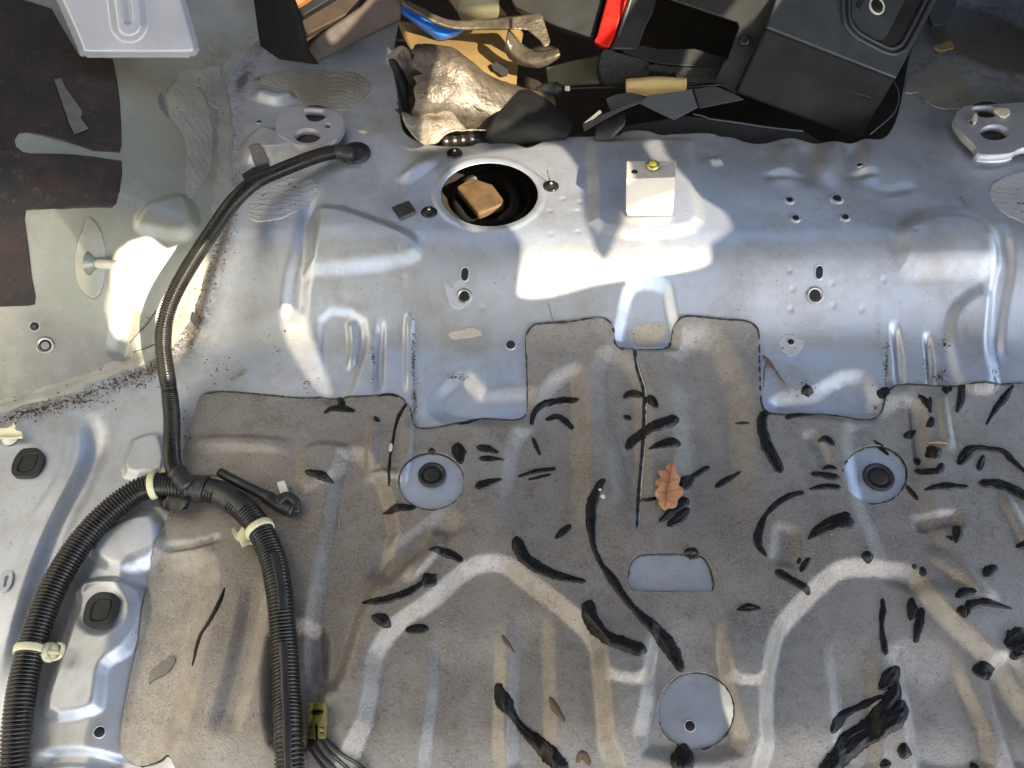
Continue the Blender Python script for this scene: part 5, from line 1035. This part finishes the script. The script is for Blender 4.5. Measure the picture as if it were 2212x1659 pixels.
pslab('side_flange', [(1658, 58), (1590, 202), (1542, 178), (1565, 130), (1572, 126), (1576, 112), (1596, 58), (1592, 48), (1420, -10), (1405, -60), (1712, -70)], (1620, 90), 1.50, (-.28, -.62, .72), .006, M['plastic_dark'], gc, .002)
RC = smooth(np.array([(1826, -60), (1821, 0), (1824, 45), (1842, 75), (1885, 101), (1922, 117), (1948, 112), (1964, 94), (2008, 10), (2040, -60)], float), 5)
tube('recess_rim', [Pt(u, v, qT(u, v)-.002) for u, v in RC], .0035, M['plastic_grey'], gc, 8)
RC2 = smooth(np.array([(1838, -60), (1833, 0), (1836, 42), (1852, 68), (1890, 91), (1922, 105), (1940, 100), (1955, 84), (1996, 5), (2028, -60)], float), 5)
tube('recess_rim', [Pt(u, v, qT(u, v)-.002) for u, v in RC2], .0030, M['plastic_grey'], gc, 8)
tslab('recess_shadow', [tuple(p) for p in RC2[::3]], .0005, .001, M['black'], 0)  # black sheet painted in for the deep shadow of the recess
tslab('recess_pan', [(1840, -60), (1840, 38), (1856, 62), (1890, 84), (1906, 86), (1916, 76), (1965, -20), (1985, -60)], .0016, .001, M['plastic_grey'], 0)
c = Pt(1894, 13, qT(1894, 13)-.003); 
tube('ring', [c+.0125*(np.cross(nT, [1, 0, 0])/np.linalg.norm(np.cross(nT, [1, 0, 0]))*math.sin(t)+np.cross(np.cross(nT, [1, 0, 0]), nT)/np.linalg.norm(np.cross(np.cross(nT, [1, 0, 0]), nT))*math.cos(t)) for t in np.linspace(0, 2*math.pi, 33)], .0017, M['white'], gc, 8)
lathe('ring_hole', c, nT, [(.0115, 0), (.011, .0006), (0, .0006)], M['black'], gc, 24)
tslab('slot', [(1858, -20), (1850, 12), (1858, 20), (1872, -10)], .0032, .001, M['black'], 0)
c = Pt(1609, 87, 1.488); lathe('screw', c, (-.28, -.62, .72), [(.009, 0), (.008, .003), (.004, .004), (0, .003)], M['screw'], gc, 18)
tube('scratch', [Pt(1838, 198, q0(1838, 198)), Pt(1886, 212, q0(1886, 212))], .0006, M['plastic_grey'], gc, 5)
# loose grey pad beyond the cover
pslab('rubber_pad', rag([(2015, -60), (2010, 44), (2040, 52), (2050, 44), (2085, -60)], .6), (2035, 10), 1.80, (-.1, -.5, .85), .01, M['plastic_grey']); tag(bpy.data.objects['rubber_pad'], 'grey strip of pad behind the plastic cover at the top right', 'pad')
# foam sleeve, cable
sl_ = thing('control_cable', Pt(1300, 190, 1.47), 'thin black cable with a boot and a yellow foam sleeve', 'cable')
tube('cable', smooth(np.array([Pt(1150, 196, 1.47), Pt(1225, 191, 1.47), Pt(1340, 188, 1.47), Pt(1480, 188, 1.47), Pt(1570, 181, 1.49)]), 5), .0018, M['conduit'], sl_, 8)
fp = smooth(np.array([Pt(1354, 190, 1.465), Pt(1395, 187, 1.462), Pt(1440, 187, 1.462), Pt(1481, 188, 1.465)]), 6); k_ = np.linspace(0, 1, len(fp))
tube('foam_sleeve', fp, .0142*(1-.05*np.sin(k_*9))*np.where((k_ < .02) | (k_ > .98), .92, 1), M['foam_yellow'], sl_, 20)
tube('boot', smooth(np.array([Pt(1160, 198, 1.465), Pt(1180, 194, 1.465), Pt(1200, 192, 1.465), Pt(1214, 191, 1.465)]), 4), np.interp(np.linspace(0, 1, 13), [0, .2, .25, .8, .85, 1], [.007, .008, .010, .011, .0075, .006]), M['rubber'], sl_, 14)
tube('ferrule', [Pt(1220, 191, 1.465), Pt(1231, 191, 1.465)], .0042, M['white'], sl_, 12)
# grey shards below the cable
def one(name, px, anchor, t, n, th, mat, label, cat, bev=.001):
    o = pslab(name, px, anchor, t, n, th, M[mat], None, bev); return tag(o, label, cat)
one('plastic_shard', [(1309, 212), (1332, 203), (1362, 199), (1392, 206), (1390, 214), (1350, 224), (1318, 238)], (1350, 215), 1.43, (0, -.6, .8), .004, 'plastic_grey', 'small blue grey plastic shard left under the yellow sleeve', 'plastic shard')
one('plastic_shard', [(1380, 222), (1400, 206), (1480, 196), (1494, 190), (1508, 232), (1456, 259), (1420, 242)], (1450, 225), 1.42, (.05, -.65, .76), .004, 'plastic_grey', 'largest blue grey plastic shard, pointed below the yellow sleeve', 'plastic shard')
one('plastic_shard', [(1498, 192), (1545, 185), (1592, 205), (1608, 215), (1510, 234)], (1550, 208), 1.44, (-.1, -.6, .8), .004, 'plastic_dark', 'dark grey plastic shard tucked under the big cover', 'plastic shard')
one('plastic_shard', [(1258, 267), (1300, 247), (1345, 228), (1392, 210), (1386, 222), (1340, 240), (1290, 268), (1262, 285)], (1320, 245), 1.405, (0, -.7, .7), .005, 'plastic_dark', 'long dark shard edge beside the paper sliver', 'plastic shard')
one('paper_sliver', [(1261, 266), (1296, 237), (1300, 243), (1282, 257)], (1280, 255), 1.395, (.2, -.6, .8), .001, 'paper', 'thin cream paper sliver in the dark gap behind the step', 'paper', 0)
cup = patch('rubber_cup', [[(1290, 262, 1.42), (1320, 250, 1.42), (1348, 244, 1.42)], [(1288, 285, 1.39), (1325, 275, 1.39), (1351, 262, 1.40)], [(1280, 305, 1.39), (1318, 300, 1.385), (1345, 275, 1.395)]], M['plastic_dark'], None, .003, 5); tag(cup, 'curved dark rubber edge just behind the step', 'rubber piece')
wt = tube('torn_trim', smooth(np.array([Pt(1497, 246, 1.40), Pt(1520, 251, 1.40), Pt(1532, 256, 1.40), Pt(1580, 263, 1.405), Pt(1660, 275, 1.42), Pt(1735, 283, 1.43)]), 6), .0013, M['plastic_grey'], None, 6); tag(wt, 'thin pale torn edge in the dark under the grey cover', 'torn trim')
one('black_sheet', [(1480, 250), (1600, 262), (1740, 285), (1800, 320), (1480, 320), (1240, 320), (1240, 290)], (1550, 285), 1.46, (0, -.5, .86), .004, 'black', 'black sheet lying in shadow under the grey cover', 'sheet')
tube('wire_loop', smooth(np.array([Pt(1932, 175, 1.50), Pt(1942, 205, 1.47), Pt(1930, 245, 1.44), Pt(1880, 290, 1.40)]), 6), .0010, M['plastic_grey'], None, 6); tag(bpy.data.objects['wire_loop'], 'thin curved wire at the lower right corner of the grey cover', 'wire')
